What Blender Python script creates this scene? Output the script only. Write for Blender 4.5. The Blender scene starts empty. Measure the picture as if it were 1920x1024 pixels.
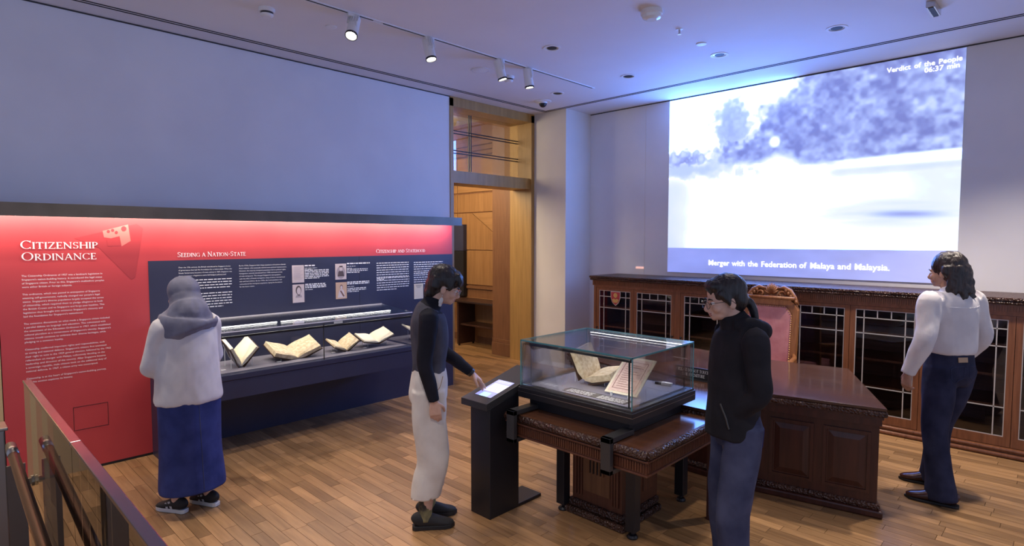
import bpy, bmesh, math, random
import numpy as np
from mathutils import Vector, Matrix, noise as mnoise

random.seed(7)
rng = np.random.default_rng(11)
S = bpy.context.scene
COL = S.collection

# ---------------------------------------------------------------- camera
F = 1090.0                                  # focal length in pixels of the 1920x1024 frame
PITCH = math.atan((512 - 449) / F)
A1 = math.radians(44.3)                     # heading measured from +X
CAMH = 1.82
HD = np.array([math.cos(A1), math.sin(A1), 0.0])
RT = np.array([math.sin(A1), -math.cos(A1), 0.0])
FW = HD * math.cos(PITCH) + np.array([0, 0, -math.sin(PITCH)])
UP = HD * math.sin(PITCH) + np.array([0, 0, math.cos(PITCH)])
CP = np.array([0.0, 0.0, CAMH])
cam = bpy.data.cameras.new('camera')
cam.sensor_width = 36.0
cam.lens = F / 1920 * 36.0
cam.clip_start = 0.02
camo = bpy.data.objects.new('camera', cam)
COL.objects.link(camo)
camo.matrix_world = Matrix(((RT[0], UP[0], -FW[0], 0), (RT[1], UP[1], -FW[1], 0), (RT[2], UP[2], -FW[2], CAMH), (0, 0, 0, 1)))
S.camera = camo
def ray(x, y): return FW + RT * (x - 960) / F + UP * (512 - y) / F
def onz(x, y, z=0.0):
    r = ray(x, y); return CP + r * ((z - CAMH) / r[2])
def onY(x, y, Y):
    r = ray(x, y); return CP + r * (Y / r[1])
def onX(x, y, X):
    r = ray(x, y); return CP + r * (X / r[0])
def proj(p):
    d = np.array(p, float) - CP
    return 960 + F * d.dot(RT) / d.dot(FW), 512 - F * d.dot(UP) / d.dot(FW)

# ---------------------------------------------------------------- world, exposure
S.view_settings.view_transform = 'Standard'
S.view_settings.look = 'None'
S.view_settings.gamma = 1.0
S.view_settings.use_curve_mapping = False
S.view_settings.exposure = 0.5
W = bpy.data.worlds.new('world'); S.world = W
W.use_nodes = True
W.node_tree.nodes['Background'].inputs[0].default_value = (0.46, 0.53, 0.78, 1)
W.node_tree.nodes['Background'].inputs[1].default_value = 0.60

def lamp(name, kind, loc, energy, color=(1, 1, 1), target=None, **kw):
    l = bpy.data.lights.new(name, kind); l.energy = energy; l.color = color
    for k, v in kw.items(): setattr(l, k, v)
    o = bpy.data.objects.new(name, l); COL.objects.link(o); o.location = loc
    if target is not None: o.rotation_euler = (Vector(target) - Vector(loc)).to_track_quat('-Z', 'Y').to_euler()
    return o
ZC = 3.62            # ceiling
YW = 5.74            # left wall
YP = 5.555           # face of the exhibit panel
XR = 6.90            # projection wall
# ceiling spots: some at the modelled downlights, others added as fill without a fitting
for x, y, e in ((0.6, 1.4, 150), (2.3, 3.4, 60), (4.3, 1.6, 70), (4.2, 3.6, 55), (1.6, -0.4, 120), (5.6, 0.4, 230), (5.55, 1.56, 90), (0.9, 4.2, 110)):
    lamp('downlight_and_fill_lamp', 'SPOT', (x, y, ZC - 0.03), e, (1.0, 0.86, 0.72), None, spot_size=math.radians(95), spot_blend=0.8, shadow_soft_size=0.06)

# ---------------------------------------------------------------- materials
MAT = {}
def mat(name, col, rough=0.5, metal=0.0, spec=0.5, emit=None, estr=1.0, alpha=None):
    m = bpy.data.materials.new(name); m.use_nodes = True
    b = m.node_tree.nodes['Principled BSDF']
    b.inputs['Base Color'].default_value = (*col, 1)
    b.inputs['Roughness'].default_value = rough
    b.inputs['Metallic'].default_value = metal
    b.inputs['Specular IOR Level'].default_value = spec
    if emit is not None:
        b.inputs['Emission Color'].default_value = (*emit, 1); b.inputs['Emission Strength'].default_value = estr
    MAT[name] = m
    return m
def nodes(m): return m.node_tree.nodes, m.node_tree.links, m.node_tree.nodes['Principled BSDF']
def noisy(m, c1, c2, scale=(8, 8, 8), detail=4, bump=0.0, bscale=None, coords='Object', ramp=(0.35, 0.65)):
    """noise-driven colour variation and fine relief"""
    n, l, b = nodes(m)
    tc = n.new('ShaderNodeTexCoord'); mp = n.new('ShaderNodeMapping'); mp.inputs['Scale'].default_value = scale
    l.new(tc.outputs[coords], mp.inputs[0])
    t = n.new('ShaderNodeTexNoise'); t.inputs['Scale'].default_value = 1.0; t.inputs['Detail'].default_value = detail
    l.new(mp.outputs[0], t.inputs['Vector'])
    r = n.new('ShaderNodeValToRGB'); r.color_ramp.elements[0].position, r.color_ramp.elements[1].position = ramp
    r.color_ramp.elements[0].color = (*c1, 1); r.color_ramp.elements[1].color = (*c2, 1)
    l.new(t.outputs[0], r.inputs[0]); l.new(r.outputs[0], b.inputs['Base Color'])
    if bump:
        bp = n.new('ShaderNodeBump'); bp.inputs['Strength'].default_value = bump; bp.inputs['Distance'].default_value = 0.01
        src = t
        if bscale:
            src = n.new('ShaderNodeTexNoise'); src.inputs['Scale'].default_value = bscale; src.inputs['Detail'].default_value = 3
            l.new(tc.outputs[coords], src.inputs['Vector'])
        l.new(src.outputs[0], bp.inputs['Height']); l.new(bp.outputs[0], b.inputs['Normal'])
    return m
noisy(mat('wall_paint', (.7, .7, .72), .75), (.70, .69, .72), (.76, .75, .77), (1.5, 1.5, 1.5))
noisy(mat('ceiling_paint', (.7, .7, .72), .8), (.72, .70, .73), (.76, .74, .76), (1.2, 1.2, 1.2))
noisy(mat('pillar_paint', (.7, .66, .6), .75), (.70, .66, .63), (.74, .70, .67), (2, 2, 2))
noisy(mat('red_vinyl', (.42, .03, .05), .42), (.50, .05, .058), (.54, .06, .066), (2, 2, 2))
noisy(mat('navy_vinyl', (.03, .035, .08), .42), (.026, .028, .06), (.032, .036, .075), (2, 2, 2))
mat('white_print', (.9, .9, .9), .6)
mat('white_print_soft', (.75, .75, .78), .6)
mat('black_metal', (.012, .012, .016), .38)
mat('black_matte', (.008, .008, .011), .55)
mat('graphite', (.035, .034, .036), .35)
mat('slot_dark', (.01, .01, .012), .7)
mat('white_plastic', (.75, .74, .76), .4)
mat('chrome', (.55, .52, .48), .18, 1.0)
mat('steel_brush', (.36, .32, .29), .32, 1.0)
mat('rail_bronze', (.34, .20, .17), .25, 1.0)
mat('brass_bracket', (.42, .36, .25), .35, 1.0)
mat('lead_came', (.55, .52, .50), .45, 0.3)
mat('paper', (.72, .66, .52), .7)
noisy(mat('old_paper', (.62, .5, .33), .8), (.52, .40, .25), (.72, .61, .43), (40, 40, 40))
noisy(mat('pink_document', (.7, .5, .45), .7), (.62, .44, .40), (.72, .55, .5), (60, 60, 60))
mat('acrylic', (.75, .78, .8), .1)
noisy(mat('bronze_fascia', (.13, .11, .09), .42, 0.5), (.12, .10, .075), (.17, .14, .11), (3, 3, 3))
mat('led', (1, 1, 1), .5, emit=(1, .97, .92), estr=7)
mat('led_warm', (1, 1, 1), .5, emit=(1, .80, .62), estr=3)
mat('lamp_glow', (1, 1, 1), .5, emit=(1, .95, .85), estr=14)
noisy(mat('pink_leather', (.5, .18, .2), .45), (.46, .17, .19), (.56, .24, .25), (9, 9, 9), bump=.15, bscale=220)
mat('shield_red', (.45, .05, .06), .4)
mat('gold', (.8, .55, .2), .35, .6)
mat('timber_wall_tan', (.55, .40, .2), .5)
mat('portrait_light', (.66, .56, .54), .7); mat('portrait_grey', (.42, .35, .36), .7); mat('portrait_dark', (.1, .07, .07), .7)
mat('sepia_light', (.62, .42, .28), .7); mat('sepia_dark', (.2, .1, .07), .7)
mat('red_ghost', (.40, .040, .048), .45); mat('red_ghost_light', (.66, .16, .14), .5)
mat('warm_ceiling', (.8, .72, .55), .8)

def wood(name, dark, light, axis=1, rough=.35, scale=3.0, stretch=14.0, bump=.05, spec=.5, vary=0.0):
    """grain runs along the given axis"""
    m = mat(name, light, rough, spec=spec); n, l, b = nodes(m)
    tc = n.new('ShaderNodeTexCoord'); mp = n.new('ShaderNodeMapping')
    sc = [scale * stretch] * 3; sc[axis] = scale; mp.inputs['Scale'].default_value = sc
    oi = n.new('ShaderNodeObjectInfo'); geo = n.new('ShaderNodeNewGeometry')
    add = n.new('ShaderNodeMath'); add.operation = 'ADD'
    l.new(oi.outputs['Random'], add.inputs[0]); l.new(geo.outputs['Random Per Island'], add.inputs[1])
    fr = n.new('ShaderNodeMath'); fr.operation = 'FRACT'; l.new(add.outputs[0], fr.inputs[0])
    va = n.new('ShaderNodeVectorMath'); va.operation = 'ADD'
    mu = n.new('ShaderNodeMath'); mu.operation = 'MULTIPLY'; mu.inputs[1].default_value = 37.0
    l.new(fr.outputs[0], mu.inputs[0])
    l.new(tc.outputs['Object'], mp.inputs[0]); l.new(mp.outputs[0], va.inputs[0]); l.new(mu.outputs[0], va.inputs[1])
    t = n.new('ShaderNodeTexNoise'); t.inputs['Scale'].default_value = 1; t.inputs['Detail'].default_value = 5; t.inputs['Roughness'].default_value = .6
    l.new(va.outputs[0], t.inputs['Vector'])
    r = n.new('ShaderNodeValToRGB'); r.color_ramp.elements[0].position = .3; r.color_ramp.elements[1].position = .7
    r.color_ramp.elements[0].color = (*dark, 1); r.color_ramp.elements[1].color = (*light, 1)
    l.new(t.outputs[0], r.inputs[0])
    out = r.outputs[0]
    if vary:
        hs = n.new('ShaderNodeHueSaturation'); l.new(out, hs.inputs['Color'])
        mr = n.new('ShaderNodeMapRange'); mr.inputs['To Min'].default_value = 1 - vary; mr.inputs['To Max'].default_value = 1 + vary
        l.new(fr.outputs[0], mr.inputs['Value']); l.new(mr.outputs[0], hs.inputs['Value']); out = hs.outputs[0]
    l.new(out, b.inputs['Base Color'])
    if bump:
        bp = n.new('ShaderNodeBump'); bp.inputs['Strength'].default_value = bump; bp.inputs['Distance'].default_value = .004
        l.new(t.outputs[0], bp.inputs['Height']); l.new(bp.outputs[0], b.inputs['Normal'])
    return m
wood('floor_wood', (.24, .13, .058), (.40, .23, .105), axis=1, rough=.32, scale=2.2, vary=.30)
wood('desk_mahogany', (.035, .010, .007), (.075, .022, .014), axis=2, rough=.3, scale=2)
wood('desk_top_wood', (.05, .023, .015), (.09, .042, .026), axis=1, rough=.11, scale=1.5, stretch=18, bump=.01)
wood('table_top_wood', (.06, .024, .013), (.11, .045, .024), axis=1, rough=.18, scale=1.5, stretch=18, bump=.01)
wood('table_wood', (.075, .025, .014), (.13, .045, .024), axis=2, rough=.35, scale=3)
wood('panel_wood', (.12, .05, .022), (.19, .085, .036), axis=2, rough=.4, scale=3)
wood('case_wood', (.15, .055, .024), (.26, .10, .045), axis=2, rough=.35, scale=3)
wood('case_inner', (.12, .045, .025), (.2, .075, .04), axis=1, rough=.55, scale=3)
wood('chair_wood', (.22, .085, .03), (.36, .15, .055), axis=2, rough=.35, scale=4)
wood('door_wood', (.34, .19, .055), (.46, .27, .085), axis=2, rough=.38, scale=2)
wood('veneer_a', (.24, .115, .042), (.33, .17, .066), axis=2, rough=.42, scale=1.5)
wood('veneer_b', (.27, .135, .05), (.38, .20, .08), axis=1, rough=.42, scale=1.5)
wood('console_wood', (.035, .016, .011), (.06, .026, .017), axis=1, rough=.35, scale=3)
wood('dark_oak', (.16, .07, .03), (.22, .10, .045), axis=2, rough=.4, scale=3)
m = wood('carved_wood', (.03, .012, .008), (.10, .045, .03), axis=1, rough=.32, scale=6, stretch=2, bump=0)
n, l, b = nodes(m)
tc = n.new('ShaderNodeTexCoord'); vo = n.new('ShaderNodeTexVoronoi'); vo.inputs['Scale'].default_value = 70
bp = n.new('ShaderNodeBump'); bp.inputs['Strength'].default_value = 1.0; bp.inputs['Distance'].default_value = .012
l.new(tc.outputs['Object'], vo.inputs['Vector']); l.new(vo.outputs['Distance'], bp.inputs['Height']); l.new(bp.outputs[0], b.inputs['Normal'])

def thin_glass(name, tint=(1, 1, 1), base=.04, boost=1.0, rough=.01):
    m = bpy.data.materials.new(name); m.use_nodes = True; n = m.node_tree.nodes; l = m.node_tree.links; n.clear()
    o = n.new('ShaderNodeOutputMaterial'); mx = n.new('ShaderNodeMixShader')
    tr = n.new('ShaderNodeBsdfTransparent'); tr.inputs[0].default_value = (*tint, 1)
    gl = n.new('ShaderNodeBsdfGlossy'); gl.inputs['Roughness'].default_value = rough
    fr = n.new('ShaderNodeFresnel'); fr.inputs['IOR'].default_value = 1.5
    mu = n.new('ShaderNodeMath'); mu.operation = 'MULTIPLY'; mu.inputs[1].default_value = boost; mu.use_clamp = True
    l.new(fr.outputs[0], mu.inputs[0]); l.new(mu.outputs[0], mx.inputs[0])
    l.new(tr.outputs[0], mx.inputs[1]); l.new(gl.outputs[0], mx.inputs[2]); l.new(mx.outputs[0], o.inputs[0])
    MAT[name] = m; return m
thin_glass('glass_clear', (.98, .99, .99), boost=.6)
thin_glass('glass_edge', (.45, .75, .75), boost=1.2)
thin_glass('glass_door', (.93, .92, .92), boost=1.0)
thin_glass('glass_balustrade', (.90, .93, .90), boost=1.15)

def attr_mat(name, emission=0.0, rough=.6):
    """colours come from a per-vertex picture (flat print or screen)"""
    m = mat(name, (1, 1, 1), rough); n, l, b = nodes(m)
    a = n.new('ShaderNodeAttribute'); a.attribute_name = 'Col'
    if emission:
        b.inputs['Base Color'].default_value = (.5, .5, .52, 1)
        l.new(a.outputs['Color'], b.inputs['Emission Color']); b.inputs['Emission Strength'].default_value = emission
    else: l.new(a.outputs['Color'], b.inputs['Base Color'])
    return m
attr_mat('projected_picture', 1.0, .8)
attr_mat('screen_picture', 1.0, .2)
mat('projected_text', (1, 1, 1), .6, emit=(1, 1, 1), estr=1.15)
mat('kiosk_ink', (.1, .1, .2), .5, emit=(.10, .11, .3), estr=1.0)

# ---------------------------------------------------------------- mesh helpers
class MB:
    def __init__(s): s.v = []; s.f = []
    def add(s, vs, fs):
        o = len(s.v); s.v += [tuple(map(float, p)) for p in vs]; s.f += [tuple(i + o for i in f) for f in fs]; return s
    def box(s, x0, x1, y0, y1, z0, z1):
        return s.add([(x0, y0, z0), (x1, y0, z0), (x1, y1, z0), (x0, y1, z0), (x0, y0, z1), (x1, y0, z1), (x1, y1, z1), (x0, y1, z1)],
                     [(0, 3, 2, 1), (4, 5, 6, 7), (0, 1, 5, 4), (1, 2, 6, 5), (2, 3, 7, 6), (3, 0, 4, 7)])
    def obox(s, c, ax, ay, az):
        """box from a centre and three half-axis vectors"""
        c, ax, ay, az = (np.array(q, float) for q in (c, ax, ay, az))
        vs = [c + i * ax + j * ay + k * az for k in (-1, 1) for i, j in ((-1, -1), (1, -1), (1, 1), (-1, 1))]
        return s.add(vs, [(0, 3, 2, 1), (4, 5, 6, 7), (0, 1, 5, 4), (1, 2, 6, 5), (2, 3, 7, 6), (3, 0, 4, 7)])
    def prism(s, poly, z0, z1):
        n = len(poly)
        a = sum(poly[i][0] * poly[(i + 1) % n][1] - poly[(i + 1) % n][0] * poly[i][1] for i in range(n))
        if a < 0: poly = poly[::-1]
        s.add([(x, y, z0) for x, y in poly] + [(x, y, z1) for x, y in poly],
              [tuple(range(n))[::-1], tuple(range(n, 2 * n))] + [(i, (i + 1) % n, n + (i + 1) % n, n + i) for i in range(n)])
        return s
    def tube(s, pts, r, n=10, caps=True):
        pts = [np.array(p, float) for p in pts]; rs = r if hasattr(r, '__len__') else [r] * len(pts)
        o = len(s.v); up = None
        for i, p in enumerate(pts):
            t = pts[min(i + 1, len(pts) - 1)] - pts[max(i - 1, 0)]; t /= np.linalg.norm(t) + 1e-12
            if up is None:
                up = np.array([0, 0, 1.0]) if abs(t[2]) < .9 else np.array([1.0, 0, 0])
            up = up - up.dot(t) * t; up /= np.linalg.norm(up) + 1e-12
            q = np.cross(t, up)
            for k in range(n):
                a = 2 * math.pi * k / n
                s.v.append(tuple(p + rs[i] * (math.cos(a) * up + math.sin(a) * q)))
        for i in range(len(pts) - 1):
            for k in range(n):
                a, b_ = o + i * n + k, o + i * n + (k + 1) % n
                s.f.append((a, b_, b_ + n, a + n))
        if caps:
            s.f.append(tuple(range(o, o + n))[::-1]); e = o + (len(pts) - 1) * n; s.f.append(tuple(range(e, e + n)))
        return s
    def lathe(s, prof, c=(0, 0, 0), n=24, axis=None, ring=False):
        """profile of (radius, height) turned about an axis through c"""
        o = len(s.v); c = np.array(c, float)
        az = np.array(axis if axis is not None else (0, 0, 1), float); az /= np.linalg.norm(az)
        ax = np.cross(az, (0, 1, 0) if abs(az[1]) < .9 else (1, 0, 0)); ax /= np.linalg.norm(ax); ay = np.cross(az, ax)
        for r, h in prof:
            for k in range(n):
                a = 2 * math.pi * k / n
                s.v.append(tuple(c + az * h + r * (math.cos(a) * ax + math.sin(a) * ay)))
        for i in range(len(prof) - 1):
            for k in range(n):
                a, b_ = o + i * n + k, o + i * n + (k + 1) % n
                s.f.append((a, b_, b_ + n, a + n))
        e = o + (len(prof) - 1) * n
        if ring: s.f += [(e + k, e + (k + 1) % n, o + (k + 1) % n, o + k) for k in range(n)]
        else: s.f.append(tuple(range(o, o + n))[::-1]); s.f.append(tuple(range(e, e + n)))
        return s
    def ball(s, c, rx, ry, rz, R=None, nu=20, nv=12):
        o = len(s.v); c = np.array(c, float); R = np.eye(3) if R is None else np.array(R)
        for i in range(nv + 1):
            th = math.pi * i / nv
            for k in range(nu):
                a = 2 * math.pi * k / nu
                s.v.append(tuple(c + R @ np.array([rx * math.sin(th) * math.cos(a), ry * math.sin(th) * math.sin(a), rz * math.cos(th)])))
        for i in range(nv):
            for k in range(nu):
                a, b_ = o + i * nu + k, o + i * nu + (k + 1) % nu
                s.f.append((a, a + nu, b_ + nu, b_))
        return s
    def loft(s, rings, n=20, sub=5, hint=(0, 1, 0)):
        """rings: (centre, r_front, r_side); smooth tube with elliptical sections, closed at both ends"""
        P = [np.array([*r[0], r[1], r[2]], float) for r in rings]; Q = []
        for i in range(len(P) - 1):
            p0 = P[max(i - 1, 0)]; p1 = P[i]; p2 = P[i + 1]; p3 = P[min(i + 2, len(P) - 1)]
            for k in range(sub):
                t = k / sub
                Q.append(.5 * (2 * p1 + (p2 - p0) * t + (2 * p0 - 5 * p1 + 4 * p2 - p3) * t * t + (3 * p1 - p0 - 3 * p2 + p3) * t ** 3))
        Q.append(P[-1]); o = len(s.v); hint = np.array(hint, float)
        for i, q in enumerate(Q):
            t = Q[min(i + 1, len(Q) - 1)][:3] - Q[max(i - 1, 0)][:3]; t /= np.linalg.norm(t) + 1e-12
            sd = hint - hint.dot(t) * t; sd /= np.linalg.norm(sd) + 1e-12; fr = np.cross(sd, t)
            for k in range(n):
                a = 2 * math.pi * k / n
                s.v.append(tuple(q[:3] + max(q[3], .001) * math.cos(a) * fr + max(q[4], .001) * math.sin(a) * sd))
        for i in range(len(Q) - 1):
            for k in range(n):
                a, b_ = o + i * n + k, o + i * n + (k + 1) % n
                s.f.append((a, b_, b_ + n, a + n))
        s.f.append(tuple(range(o, o + n))[::-1]); e = o + (len(Q) - 1) * n; s.f.append(tuple(range(e, e + n)))
        return s
    def mesh(s, name):
        me = bpy.data.meshes.new(name); me.from_pydata(s.v, [], s.f); me.update(); return me

def link(name, me, material=None, parent=None, smooth=False, bevel=0.0, kind=None, loc=None, rz=0.0):
    o = bpy.data.objects.new(name, me); COL.objects.link(o)
    if material: 
        me.materials.clear(); me.materials.append(MAT[material] if isinstance(material, str) else material)
    if parent is not None: o.parent = parent
    if smooth:
        for p in me.polygons: p.use_smooth = True
    if bevel:
        b_ = o.modifiers.new('bevel', 'BEVEL'); b_.width = bevel; b_.segments = 2; b_.limit_method = 'ANGLE'
    if kind: o['kind'] = kind
    if loc is not None: o.location = loc
    o.rotation_euler.z = rz
    return o
def part(name, mb, material, parent, **kw): return link(name, mb.mesh(name), material, parent, **kw)
def struct(name, mb, material, parent=None, **kw): return link(name, mb.mesh(name), material, parent, kind=None if parent else 'structure', **kw)
def tag(o, label, cat, group=None):
    o['label'] = label; o['category'] = cat
    if group: o['group'] = group
    return o
def thing(name, label, cat, loc=(0, 0, 0), rz=0.0, group=None):
    o = bpy.data.objects.new(name, None); COL.objects.link(o); o.location = loc; o.rotation_euler.z = rz
    o.empty_display_size = .1
    return tag(o, label, cat, group)
def dup(root, loc, rz=None, label=None):
    r = root.copy(); COL.objects.link(r); r.location = loc
    if rz is not None: r.rotation_euler.z = rz
    if label: r['label'] = label
    for ch in list(root.children):
        c = ch.copy(); COL.objects.link(c); c.parent = r
        for g in list(ch.children):
            d = g.copy(); COL.objects.link(d); d.parent = c
    return r

# lettering: sans text from the built-in font, serif capitals drawn as strokes
def text_mesh(s, size=1.0, align='LEFT', spacing=1.0, bold=0.0):
    c = bpy.data.curves.new('t', 'FONT'); c.body = s; c.size = size; c.align_x = align; c.resolution_u = 2; c.space_character = spacing
    c.offset = bold
    o = bpy.data.objects.new('t', c); COL.objects.link(o)
    me = bpy.data.meshes.new_from_object(o.evaluated_get(bpy.context.evaluated_depsgraph_get()))
    bpy.data.objects.remove(o); bpy.data.curves.remove(c)
    return me
def width(me):
    xs = [v.co.x for v in me.vertices]; return (max(xs) - min(xs)) if xs else 0.0
ROT_Y = Matrix.Rotation(math.pi / 2, 4, 'X')                      # reads on a wall that faces -Y
ROT_X = Matrix.Rotation(-math.pi / 2, 4, 'Z') @ ROT_Y             # reads on a wall that faces -X
def put_text(name, me, M, material, parent):
    me.transform(M); return link(name, me, material, parent)
SER = {  # letters of unit height: lines (x0,y0,x1,y1,w), arcs 'a' (cx,cy,rx,ry,deg0,deg1,w), serifs 's' (x,y,half)
 'I': (.26, ['.13 0 .13 1 .15', 's .13 0 .13', 's .13 1 .13']),
 'T': (.74, ['.37 0 .37 1 .15', 's .37 0 .16', '.04 .96 .70 .96 .07', '.05 1 .05 .8 .05', '.69 1 .69 .8 .05']),
 'Z': (.72, ['.06 .96 .66 .96 .07', '.60 .96 .1 .04 .14', '.06 .04 .68 .04 .07', '.07 1 .07 .82 .05', '.68 0 .68 .2 .05']),
 'E': (.62, ['.14 0 .14 1 .15', 's .12 0 .12', 's .12 1 .12', '.14 .965 .52 .965 .07', '.14 .52 .44 .52 .06', '.14 .035 .56 .035 .07', '.52 1 .52 .82 .05', '.57 0 .57 .2 .05', '.44 .62 .44 .42 .04']),
 'N': (.86, ['.13 0 .13 1 .07', '.73 0 .73 1 .07', '.10 1 .74 .0 .16', 's .13 0 .12', 's .1 1 .1', 's .73 1 .12']),
 'H': (.88, ['.14 0 .14 1 .15', '.74 0 .74 1 .15', '.14 .52 .74 .52 .06', 's .14 0 .13', 's .14 1 .13', 's .74 0 .13', 's .74 1 .13']),
 'P': (.64, ['.14 0 .14 1 .15', 's .14 0 .14', 's .12 1 .1', 'a .24 .73 .30 .24 -90 90 .12', '.14 .97 .26 .97 .06', '.14 .49 .26 .49 .06']),
 'R': (.74, ['.14 0 .14 1 .15', 's .14 0 .13', 's .12 1 .1', 'a .24 .74 .28 .23 -90 90 .12', '.14 .97 .26 .97 .06', '.14 .51 .3 .51 .06', '.30 .51 .66 .0 .14', 's .66 0 .09']),
 'D': (.82, ['.14 0 .14 1 .15', 's .1 0 .1', 's .1 1 .1', 'a .26 .5 .46 .47 -90 90 .14', '.14 .97 .28 .97 .06', '.14 .03 .28 .03 .06']),
 'C': (.80, ['a .45 .5 .37 .47 42 318 .13', '.73 .98 .73 .74 .05', '.73 .02 .73 .2 .04']),
 'G': (.86, ['a .45 .5 .37 .47 42 330 .13', '.73 .98 .73 .74 .05', '.75 .0 .75 .42 .14', 's .75 .43 .12']),
 'O': (.92, ['a .46 .5 .38 .47 0 360 .13']),
 'S': (.60, ['a .30 .74 .20 .22 30 270 .11', 'a .30 .27 .21 .24 -150 90 .12', '.5 .98 .5 .78 .05', '.09 .02 .09 .24 .05']),
 'A': (.84, ['.10 0 .40 1 .07', '.40 1 .74 0 .15', '.2 .34 .62 .34 .06', 's .10 0 .1', 's .74 0 .11']),
 'L': (.60, ['.14 0 .14 1 .15', 's .12 1 .13', 's .1 0 .1', '.14 .035 .54 .035 .07', '.55 0 .55 .22 .05']),
 'U': (.82, ['.14 .3 .14 1 .15', '.68 .3 .68 1 .09', 'a .41 .32 .27 .3 180 360 .11', 's .14 1 .13', 's .68 1 .12']),
 'F': (.58, ['.14 0 .14 1 .15', 's .14 0 .13', 's .12 1 .12', '.14 .965 .52 .965 .07', '.14 .5 .44 .5 .06', '.52 1 .52 .8 .05', '.44 .6 .44 .4 .04']),
 '-': (.40, ['.06 .42 .34 .42 .09'])}
def serif_mesh(s, cap, small=.8, track=.06):
    """capitals; lower-case letters come out as small capitals"""
    mb = MB(); x = 0.0
    for ch in s:
        if ch == ' ': x += .36 * cap; continue
        h = cap * (small if ch.islower() else 1.0); w, st = SER[ch.upper()]
        layer = 0
        for q in st:
            layer += 1; zz = layer * cap * .0006
            k = q.split()
            if k[0] == 'a':
                cx, cy, rx, ry, d0, d1, t = map(float, k[1:]); n = max(6, int(abs(d1 - d0) / 15)); vs = []
                for i in range(n + 1):
                    a = math.radians(d0 + (d1 - d0) * i / n)
                    tt = t * (.45 + .55 * abs(math.cos(a)))
                    for sg in (-.5, .5): vs.append((x + h * (cx + (rx + sg * tt) * math.cos(a)), h * (cy + (ry + sg * tt * .6) * math.sin(a)), zz))
                mb.add(vs, [(2 * i, 2 * i + 1, 2 * i + 3, 2 * i + 2) for i in range(n)])
            elif k[0] == 's':
                sx, sy, hw = map(float, k[1:]); y0, y1 = (sy, sy + .05) if sy < .5 else (sy - .05, sy)
                mb.add([(x + h * (sx - hw), h * y0, zz), (x + h * (sx + hw), h * y0, zz), (x + h * (sx + hw), h * y1, zz), (x + h * (sx - hw), h * y1, zz)], [(0, 1, 2, 3)])
            else:
                x0, y0, x1, y1, t = map(float, k); d = np.array([x1 - x0, y1 - y0]); L = np.linalg.norm(d)
                if abs(d[0]) < 1e-6: nrm = np.array([1.0, 0])
                elif abs(d[1]) < 1e-6: nrm = np.array([0, 1.0])
                else: nrm = np.array([1.0, 0])
                a = np.array([x0, y0]); b_ = np.array([x1, y1]); e = nrm * t / 2
                mb.add([(x + h * p[0], h * p[1], zz) for p in (a - e, a + e, b_ + e, b_ - e)], [(0, 1, 2, 3)])
        x += (w + track) * h
    return mb.mesh('lettering'), x
def serif_put(name, s, cap, M, material, parent, fit=None, small=.8):
    w = serif_mesh(s, cap, small)[1]; k = fit / w if fit else 1.0; x = 0.0; out = []
    for word in s.split(' '):
        me, ww = serif_mesh(word, cap, small)
        me.transform(Matrix.Translation((x * k, 0, 0)) @ Matrix.Diagonal((k, 1, 1, 1))); out.append(put_text(name, me, M, material, parent)); x += ww + .36 * cap
    return out
def word_bars(mb, x0, x1, z, h, last=None, seed=0):
    """a line of print too small to read: a row of word-length dashes"""
    r = random.Random(seed); x = x0; end = last if last else x1
    while x < end - .004:
        w = min(r.uniform(.012, .05), end - x); mb.add([(x, 0, z), (x + w, 0, z), (x + w, 0, z + h), (x, 0, z + h)], [(0, 1, 2, 3)]); x += w + .007
def colour_grid(name, rgb, material, P0, U, V, parent=None):
    """flat picture: rgb[row, col] (row 0 at the top) laid from corner P0 along U (right) and V (down)"""
    H_, W_, _ = rgb.shape; P0, U, V = (np.array(q, float) for q in (P0, U, V))
    jj, ii = np.meshgrid(np.arange(W_) / (W_ - 1), np.arange(H_) / (H_ - 1))
    co = P0 + jj[..., None] * U + ii[..., None] * V
    a = (np.arange(H_ - 1)[:, None] * W_ + np.arange(W_ - 1)[None, :]).ravel()
    fs = np.stack([a, a + W_, a + W_ + 1, a + 1], 1)
    me = bpy.data.meshes.new(name); me.from_pydata(co.reshape(-1, 3).tolist(), [], fs.tolist()); me.update()
    at = me.color_attributes.new('Col', 'FLOAT_COLOR', 'POINT')
    c = np.ones((H_ * W_, 4), np.float32); c[:, :3] = rgb.reshape(-1, 3); at.data.foreach_set('color', c.ravel())
    return link(name, me, material, parent)
def vnoise(h, w, cy, cx, seed):
    g = np.random.default_rng(seed).random((cy + 2, cx + 2)); y = np.linspace(0, cy, h); x = np.linspace(0, cx, w)
    y0 = y.astype(int); x0 = x.astype(int); fy = (y - y0)[:, None]; fx = (x - x0)[None]; fy = fy * fy * (3 - 2 * fy); fx = fx * fx * (3 - 2 * fx)
    a = g[y0][:, x0]; b_ = g[y0][:, x0 + 1]; c = g[y0 + 1][:, x0]; d = g[y0 + 1][:, x0 + 1]
    return (a * (1 - fx) + b_ * fx) * (1 - fy) + (c * (1 - fx) + d * fx) * fy
def fbm(h, w, cy, cx, seed, oct=4):
    return sum(vnoise(h, w, cy * 2 ** k, cx * 2 ** k, seed + k) * .5 ** k for k in range(oct)) / sum(.5 ** k for k in range(oct))
def sst(a, b_, x):
    t = np.clip((x - a) / (b_ - a), 0, 1); return t * t * (3 - 2 * t)
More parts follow.
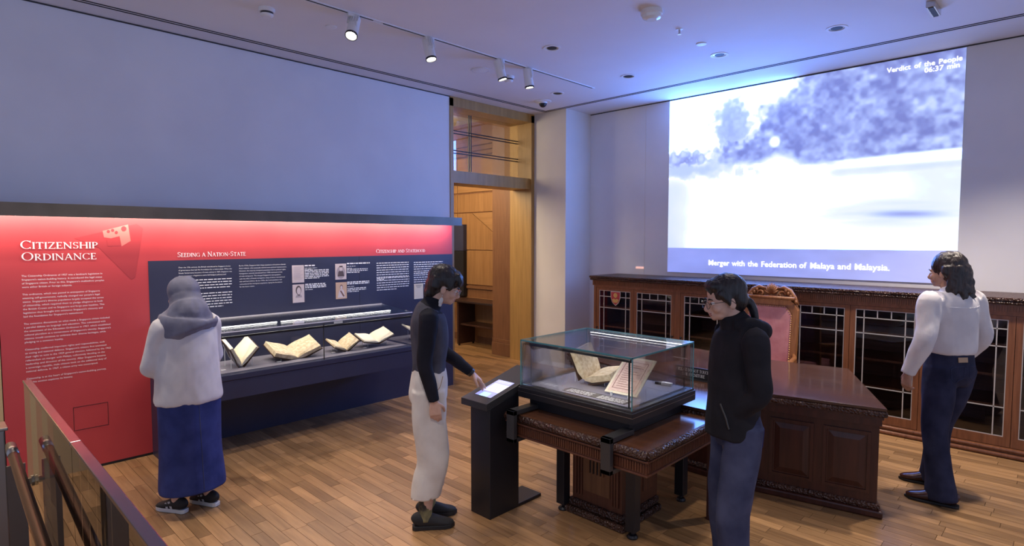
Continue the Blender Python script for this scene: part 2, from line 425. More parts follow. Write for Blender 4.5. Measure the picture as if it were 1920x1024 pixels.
# ================================================================ the room
struct('ceiling', MB().box(-2.5, XR + .2, -2.0, YW + .43, ZC, ZC + .15), 'ceiling_paint')
struct('wall_left', MB().box(-2.5, 4.757, YW, YW + .43, 0, ZC), 'wall_paint')
struct('wall_right', MB().box(XR, XR + .2, -2.5, 5.14, 0, ZC), 'wall_paint')
struct('wall_corner_pillar', MB().box(6.335, XR + .2, 5.14, YW + .43, 0, ZC), 'pillar_paint')
struct('wall_left_timber', MB().box(-2.5, .395, YP, YW, 0, 2.0), 'timber_wall_tan')
# ceiling slots (air slots run round the room as twin dark lines)
mbs = MB()
for d in (0, .045):
    mbs.box(-2.5, 6.25 + d, 5.44 + d, 5.454 + d, ZC - .004, ZC)
    mbs.box(6.25 + d, 6.264 + d, -2.0, 5.454 + d, ZC - .004, ZC)
struct('trim_1', mbs, 'slot_dark')
mbs = MB()
mbs.box(-2.5, 4.95, YW - .006, YW, ZC - .012, ZC - .002).box(XR - .006, XR, -2.0, 5.14, ZC - .012, ZC - .002)
struct('trim_2', mbs, 'graphite')

# floor: slab with separate boards; grain and boards run along Y
fl = struct('floor', MB().box(-2.5, XR + .2, -2.5, 9.2, -.12, -.012), 'slot_dark')
boards = []
PWD = .078
for i in range(int((XR + 1.0) / PWD) + 1):
    x0 = -.9 + i * PWD; y = -1.2 - random.random() * .5
    while y < 9.0:
        L = random.choice((.36, .45, .45, .55, .65))
        y1 = min(y + L, 9.0)
        xc = x0 + PWD / 2
        if (y < YW or 4.3 < xc) and xc < XR:
            pr = [(x0, y), (x0 + PWD, y), (x0 + PWD, y1), (x0, y1)]
            dep = min((np.array([px_, py_, -CAMH])).dot(FW) for px_, py_ in pr)
            area = 0
            if dep > .3:
                q = [proj((a, b_, 0)) for a, b_ in pr]
                cx = sum(a for a, _ in q) / 4; cy = sum(b_ for _, b_ in q) / 4
                if -30 < cx < 1950 and cy < 1060:
                    area = abs(sum(q[k][0] * q[(k + 1) % 4][1] - q[(k + 1) % 4][0] * q[k][1] for k in range(4))) / 2
            boards.append((area, x0, y, y1))
        y = y1
boards.sort(key=lambda t: -t[0])
plank_mesh = {}
rest = MB()
for k, (a, x0, y0, y1) in enumerate(boards):
    g = .0012
    if k < 300:
        L = round(y1 - y0, 3)
        if L not in plank_mesh: plank_mesh[L] = MB().box(g, PWD - g, g, L - g, -.012, 0).mesh('plank'); plank_mesh[L].materials.append(MAT['floor_wood'])
        o = bpy.data.objects.new('plank', plank_mesh[L]); COL.objects.link(o); o.parent = fl; o.location = (x0, y0, 0)
    else: rest.box(x0 + g, x0 + PWD - g, y0 + g, y1 - g, -.012, 0)
part('plank_field', rest, 'floor_wood', fl, kind='stuff')

# doorway into the next room
d1 = thing('door_1', 'tall golden timber door frame with transom window beside the white pillar', 'door frame', (4.757, YW, 0)); d1['kind'] = 'structure'
def dpart(name, mb, m, **kw):
    o = part(name, mb, m, d1, **kw); o.matrix_parent_inverse = Matrix.Translation((-4.757, -YW, 0)); return o
dpart('jamb', MB().box(4.757, 4.81, YW - .012, YW + .42, 0, 3.60), 'door_wood')
dpart('jamb', MB().box(6.27, 6.333, YW - .012, YW + .42, 0, 3.60), 'door_wood')
dpart('head', MB().box(4.757, 6.333, YW - .012, YW + .42, 3.50, 3.618), 'door_wood')
dpart('transom_bar', MB().box(4.81, 6.27, YW + .02, YW + .36, 2.545, 2.70), 'door_wood')
yg = YW + .26
dpart('transom_pane', MB().box(4.81, 6.27, yg - .003, yg + .003, 2.70, 3.50), 'glass_clear')
for x in (5.31, 5.345): dpart('muntin', MB().box(x - .007, x + .007, yg - .006, yg + .006, 2.70, 3.50), 'black_metal')
for z in (2.965, 3.0, 3.225, 3.26): dpart('muntin', MB().box(4.81, 6.27, yg - .006, yg + .006, z - .006, z + .006), 'black_metal')
# next room: panelled wall, floor is shared
XB = 6.86
wb = struct('wall_back', MB().box(XB, XB + .2, YW + .43, 9.2, 0, 4.0), 'dark_oak')
def panel(y0, y1, z0, z1, m): part('panel', MB().box(XB - .018, XB - .002, y0 + .006, y1 - .006, z0 + .006, z1 - .006), m, wb, bevel=.004)
for y0, y1 in ((6.63, 8.05), (8.05, 9.2)):
    panel(y0, y1, 1.02, 1.63, 'veneer_a'); panel(y0, y1, 2.29, 2.62, 'veneer_a'); panel(y0, y1, 2.64, 3.25, 'veneer_b')
    part('panel', MB().add([(XB - .018, y0 + .006, 1.64), (XB - .018, y1 - .4, 2.28), (XB - .018, y0 + .006, 2.28), (XB - .002, y0 + .006, 1.64), (XB - .002, y1 - .4, 2.28), (XB - .002, y0 + .006, 2.28)],
         [(0, 1, 2), (5, 4, 3), (0, 3, 4, 1), (1, 4, 5, 2), (2, 5, 3, 0)]), 'veneer_b', wb)
    part('panel', MB().add([(XB - .018, y0 + .02, 1.64), (XB - .018, y1 - .006, 1.64), (XB - .018, y1 - .006, 2.28), (XB - .018, y1 - .38, 2.28), (XB - .002, y0 + .02, 1.64), (XB - .002, y1 - .006, 1.64), (XB - .002, y1 - .006, 2.28), (XB - .002, y1 - .38, 2.28)],
         [(0, 1, 2, 3), (7, 6, 5, 4), (0, 4, 5, 1), (1, 5, 6, 2), (2, 6, 7, 3), (3, 7, 4, 0)]), 'veneer_a', wb)
    panel(y0, y1, .12, .80, 'veneer_a')
part('dado_rail', MB().box(XB - .03, XB, 6.45, 9.2, .955, 1.0), 'dark_oak', wb)
part('cornice', MB().box(XB - .05, XB, 6.45, 9.2, 3.27, 3.34).box(XB - .09, XB, 6.45, 9.2, 3.34, 3.42).box(XB - .14, XB, 6.45, 9.2, 3.42, 3.5), 'dark_oak', wb, bevel=.01)
pl = struct('trim_3', MB().box(6.345, XB, 6.18, 6.62, 0, 3.9), 'dark_oak')
part('pilaster_base', MB().box(6.33, XB, 6.172, 6.63, 0, .2).box(6.337, XB, 6.176, 6.625, .2, .26), 'dark_oak', pl, bevel=.005)
struct('ceiling_next_room', MB().box(2.0, XB + .2, YW + .43, 9.2, 3.85, 4.0), 'warm_ceiling')
struct('wall_far', MB().box(2.0, XB + .2, 9.2, 9.35, 0, 4.0), 'dark_oak')
lamp('next_room_lamp', 'AREA', (3.4, 7.6, 3.2), 95, (1, .80, .52), (5.2, 7.6, 4.2), size=1.2)
lamp('next_room_downlight', 'SPOT', (5.5, 7.0, 3.8), 100, (1, .82, .55), (6.5, 7.3, .4), spot_size=math.radians(100), spot_blend=.8, shadow_soft_size=.1)
pn = thing('display_panel', 'dark navy and black wall panel in the room beyond the doorway', 'panel', (XB, 7.9, 0))
part('upper_board', MB().box(-.10, -.019, -.1, 1.2, 1.62, 2.085), 'navy_vinyl', pn)
part('lower_board', MB().box(-.10, -.019, -.1, 1.2, .82, 1.615), 'black_matte', pn)
cs = thing('console_table', 'dark timber console table against the panelled wall beyond the doorway', 'table', (6.62, 7.1, 0))
part('tabletop', MB().box(-.22, .215, -.56, .95, .755, .79), 'console_wood', cs, bevel=.004)
mb = MB()
for k in range(4): mb.box(-.225 - .002 * k, -.22, -.56, .95, .756 + k * .008, .760 + k * .008)
part('edge_bead', mb, 'steel_brush', cs)
for y in (-.46, .47):
    part('side_panel', MB().box(-.19, .19, y - .02, y + .02, .03, .755), 'console_wood', cs)
    for x in (-.16, .16): part('castor', MB().tube([(x, y - .012, .017), (x, y + .012, .017)], .017, 12).box(x - .01, x + .01, y - .006, y + .006, .017, .032), 'black_metal', cs)
part('shelf', MB().box(-.15, .19, -.44, .45, .36, .385), 'console_wood', cs)

# ---------------------------------------------------------------- exhibit panel on the left wall
XP0, XP1, ZL = .40, 4.632, 1.99
ep = thing('exhibit_panel', 'red and navy exhibition wall panel with citizenship history text', 'display panel', (0, 0, 0))
part('red_board', MB().box(XP0, XP1, YP, YW - .002, 0.02, ZL), 'red_vinyl', ep)
part('navy_board', MB().box(1.347, XP1 + .002, YP - .003, YP, .0, 1.64), 'navy_vinyl', ep)
part('skirting', MB().box(XP0, 1.34, YP - .002, YP, 0, .02), 'black_matte', ep)
part('panel_joint', MB().box(3.33, 3.334, YP - .0036, YP - .003, .7, 1.64), 'black_matte', ep)
a = onY(137, 765, YP); b_ = onY(204, 795, YP)
mb = MB(); x0, x1, z0, z1 = a[0], b_[0], b_[2] - .005, a[2] + .002
for q in ((x0, x1, z1 - .003, z1), (x0, x1, z0, z0 + .003), (x0, x0 + .003, z0, z1), (x1 - .003, x1, z0, z1)): mb.box(q[0], q[1], YP - .0015, YP + .001, q[2], q[3])
part('access_hatch', mb, 'black_matte', ep)
PT = YP - .004
def MY(x, z, y=PT): return Matrix.Translation((x, y, z)) @ ROT_Y
p = onY(38, 467, YP); q = onY(185, 467, YP)
serif_put('title', 'Citizenship', .062, MY(p[0], onY(38, 467, YP)[2]), 'white_print', ep, q[0] - p[0])
q = onY(181, 487, YP)
serif_put('title', 'Ordinance', .062, MY(p[0] + .003, onY(40, 489, YP)[2]), 'white_print', ep, q[0] - p[0])
def heading(s, xa, xb, y):
    p = onY(xa, y, YP); q = onY(xb, y, YP); serif_put('heading', s, .042, MY(p[0], p[2]), 'white_print', ep, q[0] - p[0])
heading('Seeding a Nation-State', 332.5, 461, 482)
heading('Citizenship and Statehood', 705, 797, 474.5)
def block(name, lines, x, z, pitch, wide, material='white_print', parent=ep, bold=.0):
    ms = [text_mesh(t) if t else None for t in lines]; k = wide / max(width(m_) for m_ in ms if m_)
    mb = None
    for i, m_ in enumerate(ms):
        if m_ is None: continue
        put_text(name, m_, MY(x, z - i * pitch) @ Matrix.Scale(k, 4), material, parent)
x0 = onY(40, 519, YP)[0]; z0 = onY(40, 519.5, YP)[2]; z1 = onY(54, 718.5, YP)[2]
intro = ['The Citizenship Ordinance of 1957 was a landmark legislation in', "Singapore's nation-building history. It introduced the legal status", 'of Singapore citizen. Prior to this, Singapore\u2019s multiethnic peoples'.replace('\u2019', "'"), 'were either British or foreign subjects.', None,
 'This ordinance, which was passed in anticipation of Singapore', "attaining self-government, radically changed our people's legal", "status. Singapore's diverse population largely accepted the terms", 'of citizenship, which required them to pledge allegiance to both', 'the British Crown and to Singapore and forgo past loyalties. This', "legislation thus brought into existence Singapore's citizenry and", "laid the foundation for Singapore's nationhood.", None,
 'The extensive discussions on what made a Singapore citizen included', 'a parallel debate on language and education. This culminated with', 'the enactment of the Education Ordinance in 1957, which established', "cultural pluralism as a cornerstone of Singapore's identity. Singapore's", 'citizens would continue to embrace their diverse heritages, while', 'pledging to a common loyalty.', None,
 'Citizenship conferred important rights and responsibilities, such', 'as voting and national defence. Singapore\'s citizens first exercised', 'their right to vote in the 1959 general election, followed by the 1962', 'referendum on merger with Malaya, collectively deciding on the', 'leadership and direction of the country. After Singapore became', 'a sovereign republic, male citizens took on the additional duty of', 'national defence. In 1967, a citizen army was conscripted.', None,
 "Citizenship is at the heart of Singapore's nation-building journey,", 'and this section explores its history.']
block('paragraph_line', intro, x0, z0, (z0 - z1) / (len(intro) - 1), .535)
col1 = ['Over the 19th century, the British introduced to Singapore forms', 'of governance that laid the foundation for a nation-state. When the', 'Straits Settlements became a Crown colony in 1867, Singapore was', 'given a treasury, a legislature and a full-fledged judiciary and', None, None]
block('paragraph_line', col1, 1.573, 1.572, .0245, .44)
mb = MB()
for i, e in enumerate((2.01, 2.01, 2.01, 2.0, 0, 2.01, 2.01, 2.01, 2.01, 2.01, 1.93)):
    if e: word_bars(mb, 1.573, e, 1.572 - .0245 * (i + 4.6), .0075, seed=i)
part('small_print', mb, 'white_print', ep, loc=(0, PT, 0), kind='stuff')
col2 = ['By the 1930s, Singapore had a large population of local-born British', 'Asian subjects, who eventually desired some political representation.', 'However, the majority immigrant population had no political rights.', 'Immigration controls introduced from 1928 restricted arrivals', "of male immigrants. This changed Singapore's demographics", 'with the influx of female immigrants, many of whom married local', 'men and had children. By the 1940s, the local population had', 'outnumbered the immigrant population, laying the foundation', 'for the future nation.']
block('paragraph_line', col2, 2.078, 1.572, .0245, .45)
def small(px0, px1, y0, n, step, seed, hh=.0085, last=.6):
    mb = MB(); a = onY(px0, y0, YP); b_ = onY(px1, y0, YP)
    for i in range(n): word_bars(mb, a[0], b_[0], a[2] - i * step, hh, a[0] + (b_[0] - a[0]) * last if i == n - 1 else None, seed + i)
    part('small_print', mb, 'white_print', ep, loc=(0, PT, 0), kind='stuff')
small(571, 590, 499.5, 1, .03, 10, .013, 1); small(571, 594, 503.5, 2, .014, 12, .005); small(571, 616, 508, 6, .016, 20)
small(572, 611, 534.5, 3, .0165, 30, .011, 1); small(572, 597, 544, 1, .02, 36, .005)
small(650, 693, 495.5, 1, .03, 40, .013, 1); small(650, 666, 500, 2, .02, 41, .005); small(650, 689, 506, 3, .017, 44)
small(650.5, 692, 530.5, 2, .0175, 50, .012, 1); small(651, 672, 538, 1, .02, 53, .005); small(651, 686, 542, 3, .017, 55)
small(705.5, 766, 494.5, 8, .026, 60, .009, .22); small(706, 767, 523, 6, .026, 70, .009)
small(775.5, 830, 493, 6, .026, 80, .009, .45); small(775.5, 830, 513, 6, .026, 90, .009)
def picture(name, px, label, base, draw):
    (xa, ya), (xb, yb) = px; a = onY(xa, ya, YP); b_ = onY(xb, yb, YP)
    o = part(name, MB().box(a[0], b_[0], YP - .006, YP - .003, b_[2], a[2]), base, ep)
    w, h = b_[0] - a[0], a[2] - b_[2]
    for i, (m_, pts) in enumerate(draw):
        y = YP - .0065 - i * .0004
        part('portrait_shape' if 'portrait' in name else 'print', MB().add([(a[0] + w * u, y, b_[2] + h * v) for u, v in pts], [tuple(range(len(pts)))]), m_, o)
def ell(cx, cy, rx, ry, n=20): return [(cx + rx * math.cos(2 * math.pi * k / n), cy + ry * math.sin(2 * math.pi * k / n)) for k in range(n)]
def rect(x0, x1, y0, y1): return [(x0, y0), (x1, y0), (x1, y1), (x0, y1)]
picture('document_print', ((547, 497.8), (570, 529.5)), '', 'portrait_light', [('portrait_grey', rect(.12, .88 - .1 * (i % 3), .88 - .07 * i, .895 - .07 * i)) for i in range(11)])
picture('portrait_print', ((548, 534), (570.5, 566.5)), '', 'portrait_light', [('portrait_grey', [(.22, .28), (.8, .28), (.72, .42), (.6, .46), (.4, .46), (.3, .4)]), ('portrait_dark', ell(.5, .68, .24, .25)), ('portrait_light', ell(.52, .64, .17, .2)), ('portrait_dark', [(.42, .44), (.62, .44), (.56, .36), (.5, .4), (.46, .36)])])
picture('portrait_print', ((628, 495), (649, 523.5)), '', 'portrait_light', [('portrait_grey', ell(.5, .45, .4, .4)), ('portrait_dark', [(.2, .2), (.8, .2), (.72, .5), (.6, .56), (.4, .56), (.28, .5)]), ('portrait_light', ell(.5, .68, .13, .15)), ('portrait_dark', rect(.36, .66, .78, .87))])
picture('portrait_print', ((629, 530), (650, 559.5)), '', 'sepia_light', [('portrait_light', [(.15, .08), (.85, .08), (.72, .5), (.6, .58), (.42, .58), (.3, .5)]), ('sepia_dark', [(.35, .5), (.48, .5), (.8, .15), (.66, .12)]), ('sepia_dark', ell(.5, .72, .13, .14)), ('portrait_light', ell(.5, .69, .1, .11))])
picture('document_print', ((776, 532.5), (793, 559.5)), '', 'paper', [('portrait_dark', rect(.15, .85, .88, .9)), ('portrait_dark', rect(.2, .8, .82, .84)), ('portrait_dark', rect(.3, .7, .74, .76))])
# ghosted picture behind the title
def ghost(px, m_, k):
    part('ghost_print', MB().add([(*(onY(x, y, YP)[:1]), YP - .001 - k * .0004, onY(x, y, YP)[2]) for x, y in px], [tuple(range(len(px)))]), m_, ep)
ghost([(139, 447), (256, 420), (268, 428), (253, 520), (246, 524), (186, 465)], 'red_ghost', 0)
ghost([(192, 433), (240, 421), (245, 452), (228, 462), (224, 443), (208, 447), (195, 445)], 'red_ghost_light', 1)
ghost([(200, 449), (222, 447), (226, 461), (202, 462)], 'red_ghost', 2)
for hx, hy, hr in ((203, 434, 3), (211, 432, 3), (218, 436, 3), (232, 429, 5)): ghost([(hx + hr * math.cos(k * .7), hy + hr * math.sin(k * .7)) for k in range(9)], 'red_ghost', 3)

lg = thing('light_shelf', 'long dark bronze light ledge above the red panel', 'ledge', (0, 0, 0))
part('fascia', MB().box(-.8, 4.6, 5.33, 5.345, 1.985, 2.08), 'bronze_fascia', lg)
part('cover', MB().box(-.8, 4.6, 5.345, YW - .002, 2.06, 2.08), 'bronze_fascia', lg)
part('led_strip', MB().box(-.7, 4.58, 5.50, 5.515, 2.045, 2.058), 'led_warm', lg)
lo_ = lamp('ledge_lamp', 'AREA', (2.0, 5.46, 2.035), 32, (1, .84, .70), None, shape='RECTANGLE', size=5.1, size_y=.03); lo_.rotation_euler = (.12, 0, 0)

# ---------------------------------------------------------------- wall showcase with open books
CX0, CX1, CY0, CZ0, CZ1 = 1.352, 3.60, 4.97, .50, .705
mat('deck_grey', (.20, .19, .24), .5)
wc = thing('glass_showcase', 'long navy wall showcase with glass hood under the text panel', 'display case', (0, 0, 0))
part('body', MB().box(CX0, CX1, CY0, YP - .004, CZ0, .655), 'navy_vinyl', wc)
part('sill', MB().box(CX0, CX1, CY0 - .008, YP - .004, .658, CZ1), 'navy_vinyl', wc, bevel=.004)
part('end_panel', MB().box(CX0 - .02, CX0, 5.02, YP - .004, 0, CZ1), 'navy_vinyl', wc)
part('deck', MB().box(CX0 + .04, CX1 - .04, CY0 + .05, YP - .01, CZ1, CZ1 + .008), 'deck_grey', wc)
TF, TB, YG1 = 1.055, 1.10, YP - .008
XJ = onY(608.5, 645, CY0)[0]
part('front_pane', MB().box(CX0 + .01, XJ - .002, CY0 + .008, CY0 + .016, CZ1, TF - .004), 'glass_clear', wc)
part('front_pane', MB().box(XJ + .002, CX1 - .01, CY0 + .008, CY0 + .016, CZ1, TF - .004), 'glass_clear', wc)
part('pane_joint', MB().box(XJ - .002, XJ + .002, CY0 + .006, CY0 + .018, CZ1, TF - .01), 'black_metal', wc)
def slab(x0, x1, y0, y1, za, zb, t): return MB().add([(x0, y0, za), (x1, y0, za), (x1, y1, zb), (x0, y1, zb), (x0, y0, za + t), (x1, y0, za + t), (x1, y1, zb + t), (x0, y1, zb + t)], [(0, 3, 2, 1), (4, 5, 6, 7), (0, 1, 5, 4), (1, 2, 6, 5), (2, 3, 7, 6), (3, 0, 4, 7)])
part('top_pane', slab(CX0, CX1, CY0, YG1, TF, TB, .008), 'glass_clear', wc)
part('top_edge', slab(CX0, CX1, CY0 - .001, CY0 + .004, TF, TF, .008), 'white_print_soft', wc)
part('back_edge', MB().box(CX0, CX1, YG1 - .008, YG1, TB - .004, TB + .009), 'white_print_soft', wc)
for x in (CX0, CX1 - .008): part('side_pane', MB().add([(x, CY0 + .01, CZ1), (x, YG1, CZ1), (x, YG1, TB), (x, CY0 + .01, TF), (x + .008, CY0 + .01, CZ1), (x + .008, YG1, CZ1), (x + .008, YG1, TB), (x + .008, CY0 + .01, TF)], [(0, 1, 2, 3), (7, 6, 5, 4), (0, 4, 5, 1), (1, 5, 6, 2), (2, 6, 7, 3), (3, 7, 4, 0)]), 'glass_clear', wc)
part('hinge_rail', MB().box(CX0 + .01, CX1 - .01, CY0 + .016, CY0 + .03, TF - .052, TF - .034), 'black_metal', wc)
for x0, x1 in ((1.40, XJ - .33), (XJ - .29, 3.5)):
    lb = part('light_bar', MB().box(x0, x1, 5.22, 5.235, 1.062, 1.07), 'led', wc)
    lamp('showcase_lamp', 'AREA', ((x0 + x1) / 2, 5.2275, 1.056), 0.8, (1, .93, .84), None, shape='RECTANGLE', size=x1 - x0, size_y=.012)
for px in (561, 634): c = onY(px, 604, CY0 + .05); part('maker_plate', MB().box(c[0] - .045, c[0] + .045, CY0 + .045, CY0 + .047, c[2] - .012, c[2] + .008), 'white_print_soft', wc)
def open_book(name, label, short, c, w, L, phiL, phiR, th, tilt, yaw, pages, group=None, cover='console_wood'):
    """page width w, spine length L, leaf angles, block thickness; spine end nearest the viewer at c"""
    o = thing(name, label, 'book', tuple(c), yaw, group)
    R = np.array(Matrix.Rotation(tilt, 3, 'X'))
    for sg, ph in ((-1, phiL), (1, phiR)):
        d = np.array([sg * math.cos(ph), 0, math.sin(ph)]); nn = np.array([-sg * math.sin(ph) * -1, 0, -math.cos(ph)]) * 1.0
        nn = np.array([sg * math.sin(ph), 0, -math.cos(ph)])
        n_ = 8; top = []; bot = []
        for i in range(n_ + 1):
            u = i / n_; bul = .012 * math.sin(math.pi * min(1, u * 1.3)) * (1 - u)
            top.append(d * w * u - nn * (bul + .002)); bot.append(d * w * u * 1.0 + nn * th * (.75 + .25 * u) * (0.35 + .65 * min(1, u * 4)))
        prof = top + bot[::-1]; m_ = len(prof)
        vs = [R @ (p_ + np.array([0, y, 0])) for y in (0, L) for p_ in prof]
        part('page_block', MB().add(vs, [tuple(range(m_)), tuple(range(m_, 2 * m_))[::-1]] + [(i, i + m_, (i + 1) % m_ + m_, (i + 1) % m_) for i in range(m_)]), pages, o)
        cc = d * w * .51 + nn * (th + .004)
        part('cover', MB().obox(R @ (cc + np.array([0, L / 2, 0])), R @ (d * w * .52), R @ np.array([0, L / 2 + .006, 0]), R @ (nn * .003)), cover, o)
    st = thing('book_stand', 'clear acrylic stand holding the ' + short, 'book stand', tuple(c), yaw)
    mbp = MB()
    zb = CZ1 + .009 - c[2] if name == 'open_book' else .859 - c[2]
    for sg, ph in ((-1, phiL), (1, phiR)):
        d = np.array([sg * math.cos(ph), 0, math.sin(ph)]); nn = np.array([sg * math.sin(ph), 0, -math.cos(ph)])
        for y in (.04, L - .05):
            a_ = R @ (d * w * .6 + nn * (th + .011) + np.array([0, y, 0])); b2 = np.array([a_[0], a_[1], zb])
            if a_[2] > zb + .01: mbp.tube([a_, b2], .0025, 6)
            s_ = R @ (nn * (th + .010) + np.array([0, y, 0])); e_ = R @ (d * w * .8 + nn * (th + .010) + np.array([0, y, 0]))
            if s_[2] > zb: mbp.tube([s_, e_], .0025, 6)
    part('rod', mbp, 'acrylic', st)
    return o
YB = 5.15
for nm, px, py, w, L, fL, fR, th, tilt, pg, lab in (
    ('open_book', 453, 686, .20, .24, 1.12, .98, .022, .30, 'paper', 'pale thin book opened in a steep V behind the veiled visitor'),
    ('open_book', 559, 671, .23, .24, .36, .44, .035, .34, 'old_paper', 'thick brown-edged book opened wide in the wall showcase'),
    ('open_book', 651, 657, .15, .19, .42, .72, .012, .30, 'old_paper', 'small tan booklet opened on rods beside the pane joint'),
    ('open_book', 711, 642, .18, .20, .20, .44, .010, .30, 'paper', 'thin white-paged book lying open near the end of the wall showcase')):
    c = onY(px, py, YB); open_book(nm, lab, lab.split(' opened')[0].split(' lying')[0], c, w, L, fL, fR, th, tilt, 0.0, pg)
for k, (px, py) in enumerate(((419, 694), (523, 678), (625, 661), (684, 652))):
    c = onz(px, py, CZ1 + .012)
    o = part('number_tag', MB().box(c[0] - .018, c[0] + .018, c[1] - .012, c[1] + .012, CZ1 + .0085, CZ1 + .014), 'white_print_soft', None)
    tag(o, 'tiny white number tag on the showcase deck before the ' + ('steep V book', 'thick brown-edged book', 'small tan booklet', 'thin white-paged book')[k], 'tag', 'showcase number tags')

# ---------------------------------------------------------------- projection on the right wall
HH, WW = 216, 360
v, u = np.meshgrid(np.linspace(0, 1, HH), np.linspace(0, 1, WW), indexing='ij')
n1 = fbm(HH, WW, 6, 9, 3, 4); n2 = fbm(HH, WW, 16, 26, 9, 3); n3 = fbm(HH, WW, 18, 4, 21, 3)
n4 = fbm(HH, WW, 30, 48, 33, 2); blur = fbm(HH, WW, 40, 5, 41, 2)
edge = np.interp(u, [0, .2, .24, .34, .44, .52, .6, 1], [.46, .42, .37, .30, .17, .0, -.2, -.4])
tree = sst(-.05, .07, v - edge + (n1 - .5) * .30 + (n4 - .5) * .12) * sst(.17, .27, u + (n1 - .5) * .1)
low = np.interp(u, [0, .3, .5, .62, 1], [.47, .46, .47, .50, .50]); tree *= 1 - sst(-.02, .035, v - low + (n2 - .5) * .06)
t2 = 1 - sst(.6, 1.25, np.hypot((u - .275) / .07, (v - .21) / .14) + (n4 - .5) * 1.1 + (n2 - .5) * .5)
t3 = (1 - sst(.6, 1.25, np.hypot((u - .06) / .13, (v - .41) / .06) + (n4 - .5) * 1.6)) * .95
t4 = (1 - sst(.3, 1.3, np.hypot((u - .10) / .22, (v - .48) / .06) + (n2 - .5) * 1.2)) * .5
dark = np.maximum.reduce([tree * (.10 + 1.15 * np.clip(n2 * .6 + n4 * .55 + .25 * (n1 - .5), 0, 1)), t2 * (.45 + .4 * n4), t3 * (.2 + 1.0 * n4), t4])
bld = sst(.60, .66, u) * sst(.49, .505, v + .04 * (u - .68)) * (1 - sst(.56, .62, v)); dark = dark * (1 - bld) + bld * (.10 + .30 * sst(.54, .56, v) * n1)
dark = np.maximum(dark, .80 * np.exp(-((u - .86) / .12) ** 2 - ((v - .81 - .03 * (u - .86)) / .026) ** 2) * (.7 + .5 * blur))
dark = np.maximum(dark, .34 * np.exp(-((u - .84) / .24) ** 2 - ((v - .80) / .085) ** 2) * (.4 + blur))
dark = np.maximum(dark, (.26 * np.exp(-((u - .0) / .10) ** 2) + .16 * np.exp(-((u - 1.0) / .25) ** 2)) * sst(.48, .6, v) * (.5 + n1))
dark = np.maximum(dark, .25 * (n4 > .60) * np.exp(-((u - .3) / .16) ** 2 - ((v - .52) / .035) ** 2))
fig = np.maximum(1 - sst(.6, 1.15, np.hypot((u - .437) / .023, (v - .355) / .04)), 1 - sst(.5, 1.2, np.hypot((u - .45) / .07, (v - .50) / .11) + (n2 - .5) * .4))
dark *= 1 - .88 * fig
lo = np.array([.34, .40, .70]); mid = np.array([.66, .75, .97]); hi = np.array([.97, .99, 1.0])      # display tones
dk = np.clip(dark, 0, 1)[..., None]; disp = np.where(dk < .5, hi + (mid - hi) * dk * 2, mid + (lo - mid) * (dk - .5) * 2)
PEXP = 2 ** -.5                                                                                         # undo the exposure for the dark tones
img = disp ** 2.2 * PEXP + sst(.16, .0, dk) * np.array([.5, 2.4, 9.8])
ys0, ys1 = 3.868, .826
XS = XR - .012
zt, zb, zc = ZC - .018, 1.712, 1.395
pj = thing('projection', 'large blue-white film projection with caption on the wall above the bookcases', 'projection', (0, 0, 0))
part('screen_board', MB().box(XS + .001, XR - .001, ys1, ys0, zc, zt), 'wall_paint', pj)
colour_grid('picture', img, 'projected_picture', (XS, ys0, zt), (0, ys1 - ys0, 0), (0, 0, zb - zt), pj)
nb = fbm(12, 60, 3, 10, 5, 3)[..., None]; band = np.array([.13, .17, .48]) * (.8 + .5 * nb)
colour_grid('caption_band', band, 'projected_picture', (XS, ys0, zb), (0, ys1 - ys0, 0), (0, 0, zc - zb), pj)
def MX(y, z): return Matrix.Translation((XS - .004, y, z)) @ ROT_X
def proj_text(name, s, pa, pb):
    a = onX(*pa, XS); b_ = onX(*pb, XS); full = text_mesh(s); k = (a[1] - b_[1]) / width(full); x = 0.0; sp = width(text_mesh('n n')) - 2 * width(text_mesh('n'))
    for word in s.split(' '):
        me = text_mesh(word, bold=.006); ww = width(me); put_text(name, me, MX(a[1] - x * k, (a[2] + b_[2]) / 2) @ Matrix.Diagonal((k, k, 1, 1)), 'projected_text', pj); x += ww + sp
proj_text('caption', 'Merger with the Federation of Malaya and Malaysia.', (1328, 497), (1657, 507.5))
proj_text('caption', 'Verdict of the People', (1663, 135), (1798, 116))
proj_text('caption', '06:37 min', (1733, 135), (1797, 128))
w_ = struct('trim_4', MB().box(XR - .003, XR, 4.222, 4.228, 1.35, ZC - .02), 'pillar_paint')
c = onX(1200, 502, XR); tag(part('wall_marker', MB().box(XR - .008, XR, c[1] - .062, c[1] + .062, c[2] - .013, c[2] + .013), mat('marker_glow', (.8, .5, .45), .5, emit=(1, .55, .45), estr=.5), None), 'small pale pink strip on the wall above the bookcases', 'wall strip')
# ---------------------------------------------------------------- glazed bookcases under the projection
XF = 6.28; UW = 1.215; BY = [4.60 - k * UW for k in range(5)]
bt = thing('carved_countertop', 'long carved timber top with fluted frieze over the glazed bookcases', 'worktop', (0, 0, 0))
yA, yB = BY[0] + .02, BY[-1]
part('slab', MB().box(XF - .05, XR - .002, yB, yA + .03, 1.315, 1.342), 'carved_wood', bt, bevel=.006)
part('moulding', MB().tube([(XF - .03, yB, 1.30), (XF - .03, yA + .015, 1.30)], .016, 10).box(XF - .03, XR - .002, yB, yA + .015, 1.283, 1.315), 'carved_wood', bt)
part('frieze', MB().box(XF - .008, XR - .002, yB, yA, 1.215, 1.283), 'case_wood', bt)
mb = MB(); y = yB
while y < yA - .01:
    mb.box(XF - .014, XF - .008, y + .002, y + .012, 1.225, 1.273); y += .018
part('fluting', mb, 'case_wood', bt, kind='stuff')
bpl = thing('bookcase_plinth', 'long moulded timber plinth on the floor beneath the glazed bookcases', 'plinth', (0, 0, 0))
